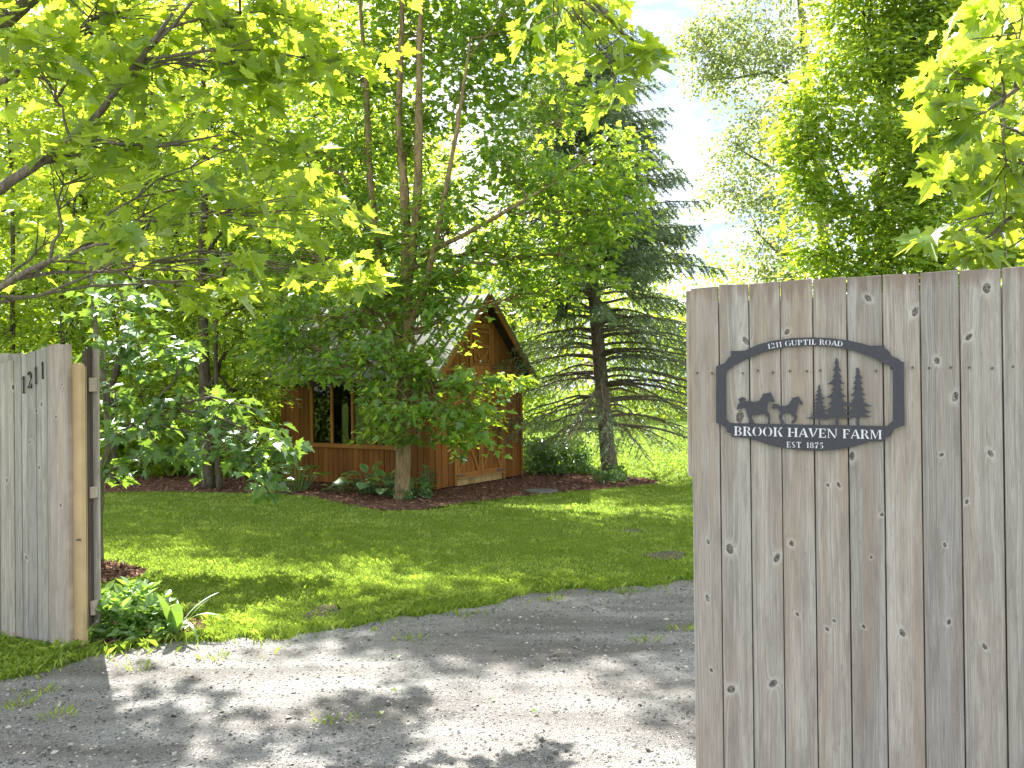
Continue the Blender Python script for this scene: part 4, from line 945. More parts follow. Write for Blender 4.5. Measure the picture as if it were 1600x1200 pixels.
# ================================================================ RIGHT FOREGROUND BRANCHES
b5 = Vector((5.2, 6.2, 0))
tree('maple_tree', 'maple outside the right edge hanging large sunlit leaves above the sign gate', 'tree', b5,
     [([b5, b5 + Vector((-.1, 0, 2)), b5 + Vector((-.2, -.3, 4)), b5 + Vector((-.2, -.3, 6))], [.17, .14, .11, .05]),
      ([b5 + Vector((-.15, -.1, 2.6)), A(1720, 130, 5.4), A(1600, 130, 5.2), A(1540, 175, 5.1), A(1480, 190, 5.1)], [.05, .03, .015, .01, .005]),
      ([b5 + Vector((-.1, 0, 2.1)), A(1720, 270, 5.3), A(1600, 320, 5.1), A(1545, 370, 5.0), A(1480, 385, 5)], [.05, .03, .014, .009, .004])],
     [(1560, 95, 5.1, 60, 36, .4), (1470, 105, 5.1, 46, 26, .3), (1555, 190, 5.0, 60, 44, .35), (1490, 225, 5.0, 40, 36, .3), (1590, 260, 5.0, 40, 44, .35), (1570, 345, 4.9, 50, 36, .3), (1500, 360, 4.9, 46, 26, .3), (1540, 400, 4.8, 50, 20, .3), (1600, 400, 4.9, 40, 30, .3), (1470, 190, 5.1, 20, 30, .2),
      (1680, 250, 5.2, 90, 220, .9), (1600, 0, 5.3, 150, 60, .8), (1750, 0, 5.6, 160, 200, 1.4)],
     'leaf_bright', 'bark_grey', leaf=.165, tmpl=HI, cov=1.3, spray=.26, perspray=7, individual=240, droop=.6, tilt=.45, limbr=.012, shell=.2, seed=14)

# ================================================================ MID RIGHT MAPLE AND POPLAR
b6 = Vector((8.0, 18.5, 0))
tree('maple_tree', 'dense rounded maple behind the sign gate, its left side sunlit', 'tree', b6,
     [([b6, A(1368, 480, 18.5), A(1372, 400, 18.5), A(1380, 250, 18.5), A(1390, 100, 18.5), A(1400, -40, 18.5)], [.2, .17, .15, .11, .07, .03]),
      ([A(1370, 440, 18.5), A(1330, 330, 18), A(1290, 220, 17.8)], [.09, .06, .03]), ([A(1375, 380, 18.5), A(1430, 280, 18.2), A(1480, 180, 18)], [.09, .06, .03])],
     [(1290, 130, 17.6, 60, 50), (1270, 220, 17.4, 48, 50), (1270, 310, 17.3, 50, 50), (1290, 395, 17.3, 60, 40), (1250, 270, 17.6, 30, 30), (1370, 110, 17.6, 70, 60), (1360, 220, 17.2, 70, 60), (1370, 330, 17, 70, 60), (1380, 420, 17, 80, 40), (1460, 150, 17.8, 70, 80), (1470, 300, 17.4, 80, 80), (1480, 410, 17.4, 80, 50),
      (1350, 20, 18, 90, 60), (1460, 20, 18, 90, 70), (1330, -80, 18.2, 120, 60), (1450, -120, 18.5, 130, 70), (1430, 60, 17.6, 60, 60), (1420, 250, 17.2, 60, 70), (1425, 370, 17.2, 60, 60), (1530, 200, 17.8, 70, 80), (1520, 60, 18, 70, 70), (1240, 200, 17.8, 34, 60), (1570, 100, 18.5, 60, 110), (1580, 320, 18.2, 70, 120), (1310, 470, 17.3, 90, 50), (1450, 490, 17.3, 110, 50)],
     'leaf_bright', 'bark_dark', leaf=.135, tmpl=STAR, cov=4.2, spray=.42, perspray=30, seed=15)
b7 = Vector((10.2, 27.5, 0))
tree('poplar_tree', 'airy pale leaved poplar rising against the white sky beside the rounded maple', 'tree', b7,
     [([b7, A(1290, 400, 27.5), A(1280, 250, 27.4), A(1262, 150, 27.3), A(1250, 0, 27.2), A(1240, -150, 27)], [.25, .2, .17, .13, .1, .05]),
      ([A(1262, 150, 27.3), A(1200, 112, 27), A(1150, 122, 26.8), A(1090, 125, 26.6)], [.07, .05, .035, .015]), ([A(1280, 300, 27.4), A(1200, 260, 27), A(1150, 230, 26.8)], [.07, .045, .02]), ([A(1285, 420, 27.4), A(1210, 390, 27), A(1180, 360, 26.8)], [.06, .04, .02])],
     [(1085, 75, 26.5, 36, 26), (1100, 100, 26.5, 40, 24), (1160, 100, 26.7, 56, 34), (1220, 100, 27, 50, 40), (1180, 170, 26.8, 50, 30), (1220, 220, 27, 50, 44), (1150, 225, 26.6, 42, 34), (1130, 285, 26.6, 34, 40), (1190, 300, 26.8, 50, 50), (1200, 380, 27, 46, 44), (1180, 420, 27, 30, 14), (1110, 130, 26.6, 40, 20), (1240, 320, 27.2, 40, 60), (1200, 40, 27, 90, 40), (1110, 50, 26.7, 60, 24), (1180, -50, 27, 110, 50), (1230, 430, 27.2, 50, 40)],
     'leaf_poplar', 'bark_grey', leaf=.13, tmpl=LOW, cov=2.6, spray=.5, perspray=26, droop=.6, tilt=1.0, seed=16)

# ================================================================ BACKGROUND TREES ON THE LEFT
bgt = [
 # px base, py base, depth offset used by gnd, trunk px points, radius, label, lobes
 ('tree with a dark trunk on the bed left of the shed', 325, 764, [(323, 640), (318, 520), (315, 400), (322, 260), (318, 120), (315, -40)], .115,
  [(300, 470, 60, 50), (380, 520, 60, 40), (400, 600, 44, 40), (250, 520, 50, 40), (340, 400, 80, 50), (300, 300, 90, 60), (400, 330, 80, 60), (330, 180, 90, 60), (350, 80, 100, 60), (280, 620, 40, 30), (360, 660, 34, 30), (390, 440, 60, 40)]),
 ('slender crooked tree with a grey brown trunk just right of the left gate', 178, 757, [(176, 700), (172, 620), (186, 560), (200, 500), (222, 440), (220, 360), (235, 200), (240, 60)], .075,
  [(220, 560, 50, 44), (260, 480, 50, 44), (180, 480, 60, 44), (240, 400, 60, 50), (170, 400, 60, 50), (210, 300, 80, 60), (240, 180, 80, 60), (260, 60, 90, 60), (220, 620, 40, 34)]),
 ('thin dark trunked tree beside the tree left of the shed', 343, 766, [(340, 650), (337, 560), (340, 480), (348, 430), (362, 340), (372, 250)], .05,
  [(390, 600, 50, 36), (400, 480, 50, 40), (370, 390, 60, 44), (400, 300, 60, 50), (390, 220, 60, 50), (420, 680, 22, 36), (390, 700, 40, 26)]),
 ('straight thin tree above the left end of the numbered gate', 24, 745, [(20, 640), (19, 560), (20, 440), (20, 300), (10, 160), (12, 0)], .07,
  [(20, 520, 60, 40), (60, 450, 60, 50), (-30, 450, 60, 60), (40, 360, 70, 50), (20, 250, 80, 60), (60, 160, 80, 60), (30, 60, 90, 60), (100, 540, 50, 30)]),
 ('forked slim tree between the gate and the crooked tree', 100, 748, [(100, 640), (98, 540), (96, 470), (110, 400), (118, 300), (125, 150), (130, 0)], .055,
  [(110, 520, 50, 40), (130, 460, 50, 44), (80, 420, 60, 44), (130, 360, 70, 50), (120, 260, 80, 60), (140, 150, 80, 60), (150, 50, 80, 60), (160, 600, 36, 40)]),
]
for i, (lab, px, py, tp, rad, lobes) in enumerate(bgt):
    b_ = gnd(px, py); z = b_.y; k = len(tp)
    tree('woodland_tree', lab, 'tree', b_, [([b_] + [A(x, y, z + .05 * j) for j, (x, y) in enumerate(tp)], [rad * (1 - .8 * j / k) for j in range(k + 1)])],
         [(x, y, z + rng.uniform(-.3, .9), rx, ry) for x, y, rx, ry in lobes], 'leaf_wood', 'bark_dark', leaf=.115, tmpl=STAR, cov=1.7, spray=.4, perspray=24, group='slim woodland trees left of the shed', seed=30 + i)
far_t = [  # further back: px, depth, height, crown half width m, label
 (-60, 21, 12, 2.6, 'far left woodland tree rising behind the numbered gate'), (140, 22, 13, 2.6, 'broad woodland tree far behind the crooked tree'), (290, 21, 12.5, 2.5, 'woodland tree far behind the dark trunk left of the shed'),
 (430, 22, 13, 2.6, 'woodland tree behind the left end of the shed'), (560, 23, 11.5, 2.6, 'woodland tree rising behind the middle of the shed roof'), (680, 44, 15, 3.6, 'woodland tree behind the shed ridge'),
 (800, 41, 9.5, 3, 'bright woodland tree between shed roof and spruce'), (230, 27, 15, 3, 'tallest woodland tree at the back on the left'), (500, 28, 15, 3, 'tall woodland tree at the back behind the maple')]
for i, (px, z, h, cw, lab) in enumerate(far_t):
    x = (px - 800) / F * z; b_ = Vector((x, z, 0)); rng = np.random.default_rng(60 + i); lb = []
    top = b_ + Vector((rng.normal() * .4, 0, h))
    nL_ = 13
    for j in range(nL_):
        t = (j + .6) / nL_; hh = .8 + (h - 1) * t; w_ = cw * (.55 + .45 * math.sin(math.pi * min(1, t * 1.15)))
        for s_ in range(3):
            a = rng.random() * 6.28; rad_ = w_ * .55; q = b_ + Vector((math.cos(a) * rad_, math.sin(a) * rad_ * .8, hh))
            X, Y, dd = project(np.array([[q.x, q.y, q.z]])); lb.append((float(X[0]), float(Y[0]), q.y, w_ * .62 * F / z, .62 * F / z, w_ * .6))
    tree('woodland_tree', lab, 'tree', b_, [([b_, b_.lerp(top, .3), b_.lerp(top, .6), top], [.17, .14, .09, .02])], lb, 'leaf_wood', 'bark_dark', leaf=.15, tmpl=LOW, cov=1.0, spray=.6, perspray=40, group='woodland trees behind the shed', twigs=False, seed=80 + i)

# ================================================================ SPRUCE
def spruce():
    global rng
    rng = np.random.default_rng(21)
    b_ = gnd(955, 746); z = b_.y
    root = empty('spruce_tree', b_, 'tall dark spruce with drooping boughs and bare lower twigs right of the shed', 'tree')
    pts = [b_ - Vector((0, 0, .05)), A(948, 690, z), A(940, 600, z), A(930, 480, z), A(922, 400, z), A(912, 250, z), A(905, 110, z), A(898, -20, z), A(895, -80, z)]
    rad = [.165, .14, .13, .115, .105, .075, .05, .022, .008]
    fine, fr_ = [], []
    for j in range(len(pts) - 1):
        for t in (0, .33, .66): fine.append(pts[j].lerp(pts[j + 1], t)); fr_.append(rad[j] * (1 - t) + rad[j + 1] * t)
    fine.append(pts[-1]); fr_.append(rad[-1]); fr_[0] *= 1.3
    MB().tube(fine, fr_, 12).build('trunk', M['bark_spruce'], root, smooth=True)
    H = pts[-1].z; zz = np.array([p.z for p in fine])
    def tpt(h):
        j = int(np.searchsorted(zz, h)); j = min(max(j, 1), len(fine) - 1); t = (h - zz[j - 1]) / (zz[j] - zz[j - 1] + 1e-9); return fine[j - 1].lerp(fine[j], t), fr_[j]
    NP, ND, NS = [], [], []
    h = .95; nb_ = 0
    while h < H - .15:
        t = h / H; Lb = 2.95 * (1 - t) ** .72 * (1 if t > .12 else .8) + .1
        for k in range(int(7 if t < .75 else 5)):
            a = rng.random() * 6.283; L_ = Lb * (.78 + .35 * rng.random()) * (1 - .30 * max(0, -math.cos(a)) * (h < 4.2)); s0, rr = tpt(h + rng.uniform(-.1, .1)); 
            out_ = Vector((math.cos(a), math.sin(a), 0)); up = .18 + .5 * t - .1 * rng.random(); dr = .30 * (1 - t) + .08
            K = 9; P_ = []
            for i in range(K + 1):
                s = i / K; P_.append(s0 + out_ * (L_ * s) + Vector((0, 0, L_ * (up * s - dr * 1.6 * s * s + (.35 * dr) * s ** 4))) + Vector(rng.normal(size=3) * .012))
            r0 = .010 + .008 * L_
            m = MB(); m.tube(P_, [r0 * (1 - .85 * i / K) for i in range(K + 1)], 5)
            dens = .35 if t < .2 else (.6 if t < .3 else 1.0)
            start = .45 if t < .22 else (.28 if t < .4 else .12)
            nbr = int(L_ / .075)
            for q in range(nbr):
                s = .12 + .88 * (q + rng.random()) / nbr; i = min(int(s * K), K - 1); o = P_[i].lerp(P_[i + 1], s * K - i); sd_ = 1 if q % 2 else -1
                lat = Vector((-out_.y, out_.x, 0)) * sd_; bl = (.20 + .42 * (1 - s) * min(1, L_)) * (.7 + .5 * rng.random()) * (1 if L_ > .6 else .6)
                dv = (lat * .8 + out_ * .7 + Vector((0, 0, -.45 - .65 * (1 - t)))).normalized()
                e = o + dv * bl + Vector((0, 0, -.12 * bl))
                bare = s < start or rng.random() > dens
                if (q % 2 == 0) or bare: m.tube([o, o.lerp(e, .5) + Vector((0, 0, .02)), e], [.0045, .003, .0015], 3, False)
                if not bare:
                    nt_ = int(bl / .028) + 2
                    ss = (np.arange(nt_) + rng.random(nt_)) / nt_
                    pp = np.array(o)[None] + (np.array(e) - np.array(o))[None] * ss[:, None]; pp[:, 2] += .02
                    for rep in range(4 if t > .3 else 2):
                        NP.append(pp + rng.normal(size=pp.shape) * .006); dd = np.array(dv)[None] * .9 + rng.normal(size=pp.shape) * .65; ND.append(dd); NS.append(.045 + .03 * rng.random(nt_))
            m.build('bough', M['bark_spruce'], root); nb_ += 1
        h += .17 + .05 * rng.random()
    P_ = np.concatenate(NP); D_ = np.concatenate(ND); S_ = np.concatenate(NS)
    tv = [(-.11, 0, 0), (.11, 0, 0), (0, 1.1, 0)]
    nn = rng.normal(size=P_.shape)
    me = inst_mesh('needles', tv, [(0, 1, 2)], frames(D_, nn), P_, S_ * 1.25)
    o_ = tag(link_mesh('needles', me, M['needle'], root), kind='stuff')
    print('spruce boughs', nb_, 'needles', len(P_))
spruce()

# ================================================================ FAR WOOD AND HEDGES
def mass(name, label, cat, boxes, leafm, leaf, n, seed, tm=LOW):
    """dense mass of leaves; boxes: (x0,x1,y0,y1,h, lump)"""
    r_ = np.random.default_rng(seed); Ps = []
    tot = sum((b_[1] - b_[0]) * b_[4] for b_ in boxes)
    for (x0, x1, y0, y1, h, lump) in boxes:
        k = int(n * (x1 - x0) * h / tot); nc = max(4, k // 90)
        c = np.c_[r_.uniform(x0, x1, nc), r_.uniform(y0, y1, nc), r_.random(nc) ** .85 * h]
        hh = 1 + .25 * np.sin(c[:, 0] * 1.3 + seed) + .15 * np.sin(c[:, 0] * 3.1)
        c[:, 2] *= hh
        Ps.append(np.repeat(c, 90, 0) + r_.normal(size=(nc * 90, 3)) * lump)
    P = np.concatenate(Ps); P[:, 2] = np.abs(P[:, 2]) + .03
    d = r_.normal(size=P.shape); nn = r_.normal(size=P.shape) * .8 + [0, 0, .8]
    me = inst_mesh(name, tm[0], tm[1], frames(d, nn), P, leaf * (.6 + .7 * r_.random(len(P))), tint=r_.random(len(P)))
    return tag(link_mesh(name, me, M[leafm]), label, cat, kind='stuff')
mass('woodland', 'thick leafy wood closing the view behind the trees', 'woodland', [(-24, -9, 30, 34, 12, .7), (-16, -5, 34, 38, 10, .8), (-30, -12, 24, 30, 12, .7)], 'leaf_wood', .24, 46000, 3)
mass('woodland', 'sunny far tree line beyond the bright field, right of the shed', 'woodland', [(-6, 12, 44, 48, 7.4, .7), (8, 30, 42, 50, 6.0, .8), (-8, 18, 50, 54, 7.0, .8)], 'leaf_bright', .24, 40000, 4)
mass('undergrowth', 'tangled green undergrowth along the wood edge left of the shed', 'undergrowth', [(-10.5, -4.8, 16.6, 18.4, 1.2, .22), (-11, -4.6, 18.5, 21, 2.6, .35), (-5.4, -4.6, 17.4, 20, 2.6, .3)], 'leaf_wood', .115, 30000, 5, STAR)
mass('groundcover', 'leafy green groundcover between the shed and the spruce', 'groundcover', [(gnd(828, 748).x, gnd(925, 748).x, 16.4, 18.2, .42, .09)], 'leaf_cover', .075, 5200, 6, OVAL)
mass('groundcover', 'low dark groundcover around the foot of the multi stemmed maple', 'groundcover', [(gnd(612, 782).x, gnd(668, 782).x, 12.9, 13.6, .09, .035)], 'leaf_cover', .05, 1400, 8, OVAL)
mass('groundcover', 'small green clump at the foot of the spruce', 'groundcover', [(gnd(930, 752).x, gnd(975, 752).x, gnd(940, 757).y, gnd(940, 748).y, .18, .05)], 'leaf_cover', .06, 900, 9, OVAL)

# ================================================================ HOSTAS AND BORDER PLANTS
def oval_leaf(L_, W_, curl=.35, fold=.18, ns=6, margin=False):
    """arching leaf blade along +y"""
    vs, fs = [], []
    for i in range(ns + 1):
        t = i / ns; w_ = W_ * math.sin(math.pi * min(1, t * .92 + .06)) ** .75 * (1 - .25 * t); y = L_ * t; z_ = L_ * (.25 * t - curl * t * t)
        if i == ns: w_ = .002
        for s in (-1, -.5, 0, .5, 1) if not margin else (-1, -.78, 0, .78, 1): vs.append((s * w_, y, z_ + fold * abs(s) * w_))
    for i in range(ns):
        for j in range(4): a = i * 5 + j; fs.append((a, a + 1, a + 6, a + 5))
    return vs, fs
def leafy_plant(name, label, cat, base, n, L_, W_, height, mat, margin=None, seed=1, tall=0, spread=.9, group=None):
    r_ = random.Random(seed); root = empty(name, base, label, cat, group); 
    vs, fs = oval_leaf(1, W_ / L_, margin=bool(margin)); lm = bpy.data.meshes.new('leaf'); lm.from_pydata(vs, [], fs); lm.materials.append(M[mat]); lm.polygons.foreach_set('use_smooth', [True] * len(fs))
    if margin:
        lm.materials.append(M[margin])
        for k, p in enumerate(lm.polygons):
            if k % 4 in (0, 3): p.material_index = 1
    lm.update(); inv = PM(root).inverted(); m = MB()
    for i in range(n):
        a = i * 2.4 + r_.uniform(-.3, .3); q = math.sqrt((i + .5) / n); rad_ = spread * q * .5; h = height * (1 - .55 * q * q) * r_.uniform(.8, 1.15)
        st = Vector(base) + Vector((math.cos(a) * rad_ * .35, math.sin(a) * rad_ * .35, .01)); tp = Vector(base) + Vector((math.cos(a) * rad_, math.sin(a) * rad_, h))
        d = Vector((math.cos(a), math.sin(a), r_.uniform(-.25, .35) + (.9 if q < .3 else 0)))
        d.normalize(); x = d.cross(Vector((0, 0, 1))); x.normalize(); zz = x.cross(d)
        mt = Matrix((x, d, zz)).transposed().to_4x4() @ Matrix.Rotation(r_.uniform(-.35, .35), 4, 'Y') @ Matrix.Scale(L_ * r_.uniform(.75, 1.15), 4); mt.translation = tp
        o_ = bpy.data.objects.new('leaf', lm); o_.parent = root; o_.matrix_parent_inverse = inv; o_.matrix_basis = mt; COL.objects.link(o_)
        m.tube([st, st.lerp(tp, .6) + Vector((0, 0, .02)), tp], [.006, .005, .004], 4, False)
    m.build('stems', M[mat], root)
    return root
leafy_plant('hosta', 'white edged hosta under the shed window', 'plant', gnd(578, 772), 26, .26, .10, .34, 'leaf_hosta', 'leaf_margin', 1, spread=.8)
leafy_plant('hosta', 'bright green hosta close beside the left of the maple trunk', 'plant', gnd(606, 776), 20, .24, .10, .30, 'leaf_hosta', None, 2, spread=.65)
leafy_plant('hosta', 'plain hosta peeping out right of the maple trunk', 'plant', gnd(648, 776), 14, .20, .08, .24, 'leaf_hosta', None, 3, spread=.45)
leafy_plant('hosta', 'small hosta with pale rims, left of the larger ones', 'plant', gnd(532, 770), 9, .15, .06, .14, 'leaf_hosta', 'leaf_margin', 4, spread=.5)
leafy_plant('shrub', 'broad leaved shrub at the left corner of the shed', 'shrub', gnd(466, 768), 26, .22, .09, .52, 'leaf_hosta', None, 5, spread=.75)
leafy_plant('shrub', 'dim little shrub at the shed corner by the doors', 'shrub', gnd(668, 770), 22, .10, .03, .42, 'leaf_cover', None, 6, spread=.35)
# bush beside the left gate
def bush(base, label, rx, ry, h, n, Ls, seed):
    global rng
    rng = np.random.default_rng(seed); root = empty('bush', base, label, 'bush'); bb = np.array(base)
    ns = n // 7; v = rng.normal(size=(ns, 3)); v /= np.linalg.norm(v, axis=1, keepdims=True); v[:, 2] = np.abs(v[:, 2]); q = (.55 + .45 * rng.random(ns))[:, None]
    C = bb + v * q * [rx, ry, h]; m = MB()
    for c in C[:60]: m.tube([Vector(bb) + Vector((random.uniform(-.1, .1) * rx, random.uniform(-.1, .1), 0)), Vector(bb).lerp(Vector(c), .5) + Vector((0, 0, .06)), Vector(c)], [.005, .004, .002], 4, False)
    m.build('stems', M['leaf_hosta'], root)
    P, D, N_, Z = [], [], [], []
    for c, o in zip(C, v):
        a = rng.random() * 6.28
        for k in range(7):
            a += 6.28 / 5.2; d = np.array([math.cos(a), math.sin(a), .1 + .5 * rng.random()]) + o * .5; P.append(c + rng.normal(size=3) * .012 - [0, 0, .02 * (k % 3)]); D.append(d); N_.append([0, 0, 1] + rng.normal(size=3) * .35 + o * .4); Z.append(Ls * (.6 + .6 * rng.random()))
    P, D, N_, Z = map(np.array, (P, D, N_, Z)); Rm = frames(D, N_); x, y, dep = project(P); idx = np.argsort(dep - Z * 4)[:300]
    ov_ = half([(0, 0), (.13, .1), (.24, .32), (.25, .55), (.15, .82), (0, 1.05)])
    lm = mesh_np('leaf', np.array(ov_[0], float), np.concatenate([np.array(f) for f in ov_[1]]), [len(f) for f in ov_[1]], False, np.zeros(len(ov_[0]))); lm.materials.append(M['leaf_bush'])
    inv = PM(root).inverted()
    for i in idx:
        o_ = bpy.data.objects.new('leaf', lm); mt = Matrix(Rm[i].tolist()).to_4x4() @ Matrix.Scale(float(Z[i]), 4); mt.translation = P[i]; o_.parent = root; o_.matrix_parent_inverse = inv; o_.matrix_basis = mt; COL.objects.link(o_)
    keep = np.ones(len(P), bool); keep[idx] = False
    if keep.any(): tag(link_mesh('foliage', inst_mesh('foliage', ov_[0], ov_[1], Rm[keep], P[keep], Z[keep]), M['leaf_bush'], root), kind='stuff')
M['leaf_bush'] = leaf_mat('bush_leaf', [(.10, .22, .03), (.13, .26, .04), (.18, .31, .05)], (.40, .62, .06), .45, .08)
bc = gnd(203, 992)
bush(bc, 'low leafy green bush beside the folded back gate leaf', .36, .3, .36, 900, .085, 5)
# broad plant with upright leaf and strap leaves
def strap_plant(base):
    r_ = random.Random(4); root = empty('lily_plant', base, 'plant with one broad upright backlit leaf and long strap leaves beside the gravel', 'plant')
    def strap(dirv, L_, W_, bend, name='leaf', mat='leaf_bush', ns=9, lift=1.0):
        dirv = Vector(dirv); side = Vector((dirv.y, -dirv.x, 0)); side.normalize(); vs, fs = [], []
        p = Vector(base) + Vector((r_.uniform(-.02, .02), 0, 0)); el_a = lift
        for i in range(ns + 1):
            t = i / ns; w_ = W_ * (math.sin(math.pi * min(1, .12 + .88 * t)) ** .6 if t < 1 else 0.02); hd = Vector((dirv.x, dirv.y, 0)).normalized()
            vs += [p - side * w_ + Vector((0, 0, .25 * w_)), p, p + side * w_ + Vector((0, 0, .25 * w_))]
            p = p + (hd * math.cos(el_a) + Vector((0, 0, math.sin(el_a)))) * (L_ / ns); el_a -= bend / ns
        for i in range(ns):
            for j in (0, 1): a = i * 3 + j; fs.append((a, a + 1, a + 4, a + 3))
        m = MB(); m.add(vs, fs); m.build(name, M[mat], root, smooth=True)
    strap((-.6, -.9, 0), .36, .055, .35, lift=1.35); strap((.35, -.6, 0), .30, .05, .5, lift=1.35, mat='leaf_hosta')
    for d, L_, bnd in (((1, -.1, 0), .5, 2.2), ((.9, .5, 0), .42, 1.0), ((.2, -1, 0), .3, 1.4), ((.7, -.7, 0), .46, 2.6), ((-.4, .9, 0), .3, .8), ((1, .3, 0), .34, .7)):
        strap(d, L_, .012, bnd, mat='leaf_hosta', lift=1.2)
strap_plant(gnd(276, 998))

# flat stone, twig, fallen leaves
m = MB(); c = gnd(846, 770); m.prism([(c.x + .26 * math.cos(t) * (1 + .15 * math.sin(3 * t)), c.y + .3 * math.sin(t) * (1 + .1 * math.cos(2 * t)), .012) for t in np.linspace(0, 6.283, 11, endpoint=False)], (0, 0, .03))
tag(m.build('flat_stone', M['stone'], bevel=.008), 'flat grey stone set in the mulch to the right of the shed doors', 'stone')
m = MB(); a_, b_ = gnd(858, 1028), gnd(892, 1024); m.tube([a_ + Vector((0, 0, .012)), a_.lerp(b_, .5) + Vector((0, .01, .016)), b_ + Vector((0, 0, .012))], [.005, .004, .002], 5)
tag(m.build('twig', M['bark_grey']), 'short brown twig lying on the sunlit gravel', 'twig')
fl = [(622, 1032, 'fallen green leaf on the shaded gravel'), (619, 1084, 'fallen green leaf among the gravel shadows'), (769, 1095, 'small fallen leaf on the bright gravel'), (388, 1054, 'yellow green fallen leaf on gravel, furthest left'), (596, 1122, 'fallen leaf at the bottom of the picture'), (838, 1117, 'tiny fallen leaf on the bright gravel, furthest right')]
lm = mesh_np('fallen_leaf', np.array(HI[0], float) * [1, 1, .5], np.concatenate([np.array(f) for f in HI[1]]), [len(f) for f in HI[1]], False, np.zeros(len(HI[0]))); lm.materials.append(M['leaf_maple'])
for i, (px, py, lab) in enumerate(fl):
    o_ = bpy.data.objects.new('fallen_leaf', lm); COL.objects.link(o_); p = gnd(px, py); o_.location = (p.x, p.y, .022); o_.rotation_euler = (.2, -.15, i * 1.7); o_.scale = (.032,) * 3; tag(o_, lab, 'leaf', 'leaves fallen on the gravel')

def litter():
    r_ = np.random.default_rng(5); N = 420; y = r_.uniform(3.5, 7.6, N); x = r_.uniform(-1, 1, N) * y * .62; k = y < edge_y(x) + .15; x, y = x[k], y[k]
    # more of it gathers along the grass edge
    x2 = r_.uniform(-3.6, 2.6, 420); y2 = edge_y(x2) - np.abs(r_.normal(size=420)) * .22; x = np.r_[x, x2]; y = np.r_[y, y2]; n_ = len(x)
    d = r_.normal(size=(n_, 3)) * [1, 1, .15]; nn = r_.normal(size=(n_, 3)) * .3 + [0, 0, 1]; s = .006 + .016 * r_.random(n_) ** 2
    me = inst_mesh('litter', LOW[0], LOW[1], frames(d, nn), np.c_[x, y, np.full(n_, .013)], np.c_[s * (.3 + .7 * r_.random(n_)), s * 1.4, s], tint=r_.random(n_))
    tag(link_mesh('litter', me, M['chip']), 'bits of dry brown leaf and bark littering the gravel', 'litter', kind='stuff')
litter()
def weeds():
    r_ = np.random.default_rng(8); V = []
    cs = [(gnd(px, py).x, gnd(px, py).y) for px, py in ((90, 1120), (60, 1085), (215, 1045), (640, 1000), (730, 962), (520, 1128), (980, 928), (1065, 985), (340, 1030), (860, 938), (25, 1105), (1010, 1002))]
    for cx, cy in cs:
        for k in range(int(r_.integers(14, 40))):
            a = r_.random() * 6.28; q = r_.random() ** .7 * .07; b = np.array([cx + math.cos(a) * q * 1.6, cy + math.sin(a) * q, .004]); d = np.array([math.cos(a), math.sin(a), 0]); sd_ = np.array([-d[1], d[0], 0]) * .003; h = .015 + .035 * r_.random()
            V += [b - sd_, b + sd_, b + d * h * .4 + [0, 0, h * .7] + sd_ * .7, b + d * h * .9 + [0, 0, h]]
    V = np.array(V); n_ = len(V) // 4
    tag(link_mesh('weeds', mesh_np('weeds', V, np.arange(len(V)), np.full(n_, 4), False, np.repeat(r_.random(n_), 4)), M['grass']), 'small tufts of grassy weeds sprouting through the gravel', 'weeds', kind='stuff')
weeds()
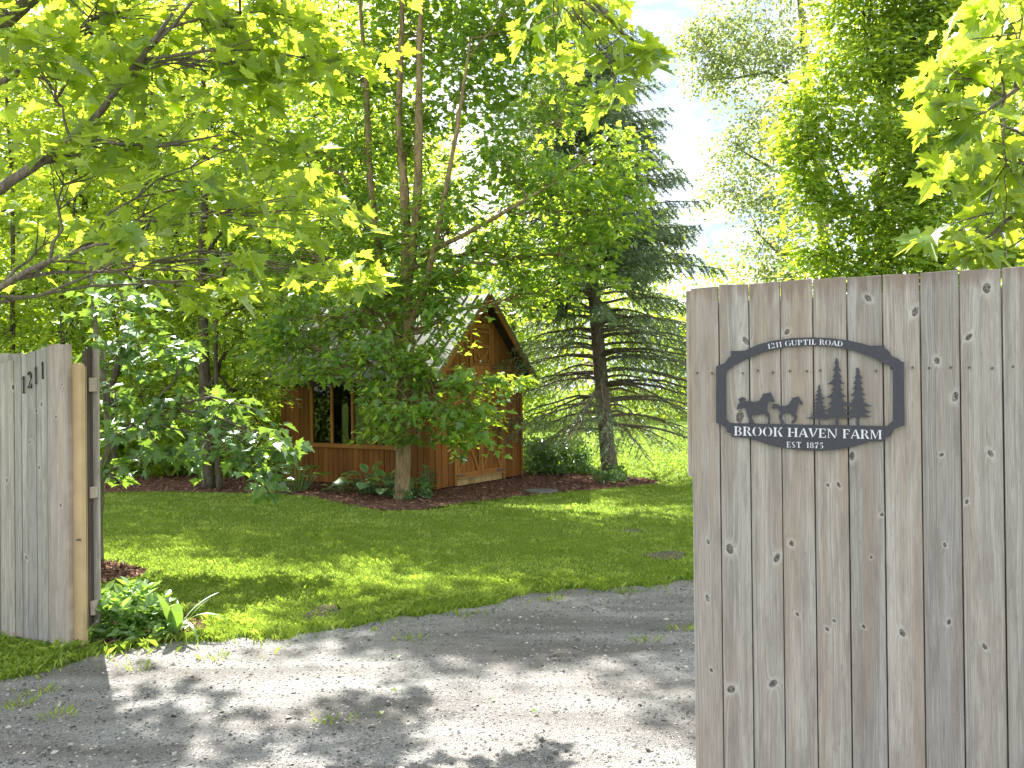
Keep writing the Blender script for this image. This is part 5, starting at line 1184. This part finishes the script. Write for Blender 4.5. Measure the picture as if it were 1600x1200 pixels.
# ================================================================ GRASS
def grass():
    r_ = np.random.default_rng(99)
    def zone(y0, y1, dens, w, h, xk=.64, xo=.5):
        A_ = (y1 - y0) * 2 * (y1 * xk + xo); N = int(A_ * dens); y = r_.uniform(y0, y1, N); x = r_.uniform(-1, 1, N) * (y1 * xk + xo)
        k = np.abs(x) < y * xk + xo; x, y = x[k], y[k]
        ey = edge_y(x); k = y > ey + r_.normal(size=len(x)) * (.035 + .16 * (r_.random(len(x)) < .15)); x, y = x[k], y[k]
        for bd, pr_ in ((bed_house, 1), (bed_gate, 1), (bed_plant, .85)): kk = inpoly(x, y, bd) & (r_.random(len(x)) < pr_); x, y = x[~kk], y[~kk]
        for (cx, cy, ax, ay) in dirt_w: q = ((x - cx) / ax) ** 2 + ((y - cy) / ay) ** 2; kk = (q < 1.3) & (r_.random(len(x)) < np.clip(.95 - q * .6, 0, .80)); x, y = x[~kk], y[~kk]
        # inside the shed
        rel = np.c_[x - C0.x, y - C0.y]; uu = rel @ np.array([hu.x, hu.y]); vv = rel @ np.array([hv.x, hv.y]); kk = (uu > -.02) & (uu < GW) & (vv > -.02) & (vv < LW); x, y = x[~kk], y[~kk]
        n_ = len(x); patch = .5 + .5 * np.sin(x * 2.1 + 1.3 * np.sin(y * 1.7)) * np.sin(y * 2.9 + x)
        near = np.exp(-np.clip(y - edge_y(x), 0, 9) / .25)
        hh = h * (.55 + .7 * r_.random(n_)) * (.8 + .4 * patch) * (1 + .35 * near)
        lf = (x < gnd(130, 1010).x) & (y < 6.6); hh[lf] *= 1.5
        cl = np.sin(x * 7.3 + 2 * np.sin(y * 5.1)) * np.sin(y * 6.1 + 2 * np.sin(x * 3.7)); hh *= 1 + .35 * (cl > .55)
        tint = np.clip(.12 + .42 * patch + .35 * r_.random(n_) - .22 * (cl > .55) + .25 * (cl < -.75), 0, .98)
        return x, y, hh, np.full(n_, w), tint
    Z_ = [zone(4.6, 7.6, 4200, .0028, .042), zone(7.6, 10.5, 2400, .0042, .036), zone(10.5, 15, 1200, .0065, .034), zone(15, 22, 320, .014, .045), zone(22, 34, 60, .03, .05)]
    x, y, h, w, tn = [np.concatenate(q) for q in zip(*Z_)]
    N = len(x); a = r_.random(N) * 6.283; d = np.c_[np.cos(a), np.sin(a)]; lean = .25 + .75 * r_.random(N)
    base = np.c_[x, y, np.zeros(N)]; sd_ = np.c_[-d[:, 1], d[:, 0], np.zeros(N)] * w[:, None]; dn = np.c_[d, np.zeros(N)]
    v0 = base - sd_; v1 = base + sd_; v2 = base + dn * (h * lean * .35)[:, None] + [0, 0, 1] * (h * .62)[:, None] + sd_ * .7; v3 = base + dn * (h * lean)[:, None] + [0, 0, 1] * (h * (1.02 - .3 * lean))[:, None]
    V = np.stack([v0, v1, v2, v3], 1).reshape(-1, 3); idx = (np.arange(N) * 4)[:, None]
    FF = (idx + np.array([0, 1, 2, 3])[None]).ravel()
    me = mesh_np('grass', V, FF, np.full(N, 4), False, np.repeat(tn, 4))
    tag(link_mesh('grass', me, M['grass']), 'short mown lawn grass', 'grass', kind='stuff'); print('grass', N)
grass()
tot = 0
for o in S.objects:
    if o.type == 'MESH': tot += len(o.data.loops) - 2 * len(o.data.polygons)
print('objects', len(S.objects), 'tris', tot)
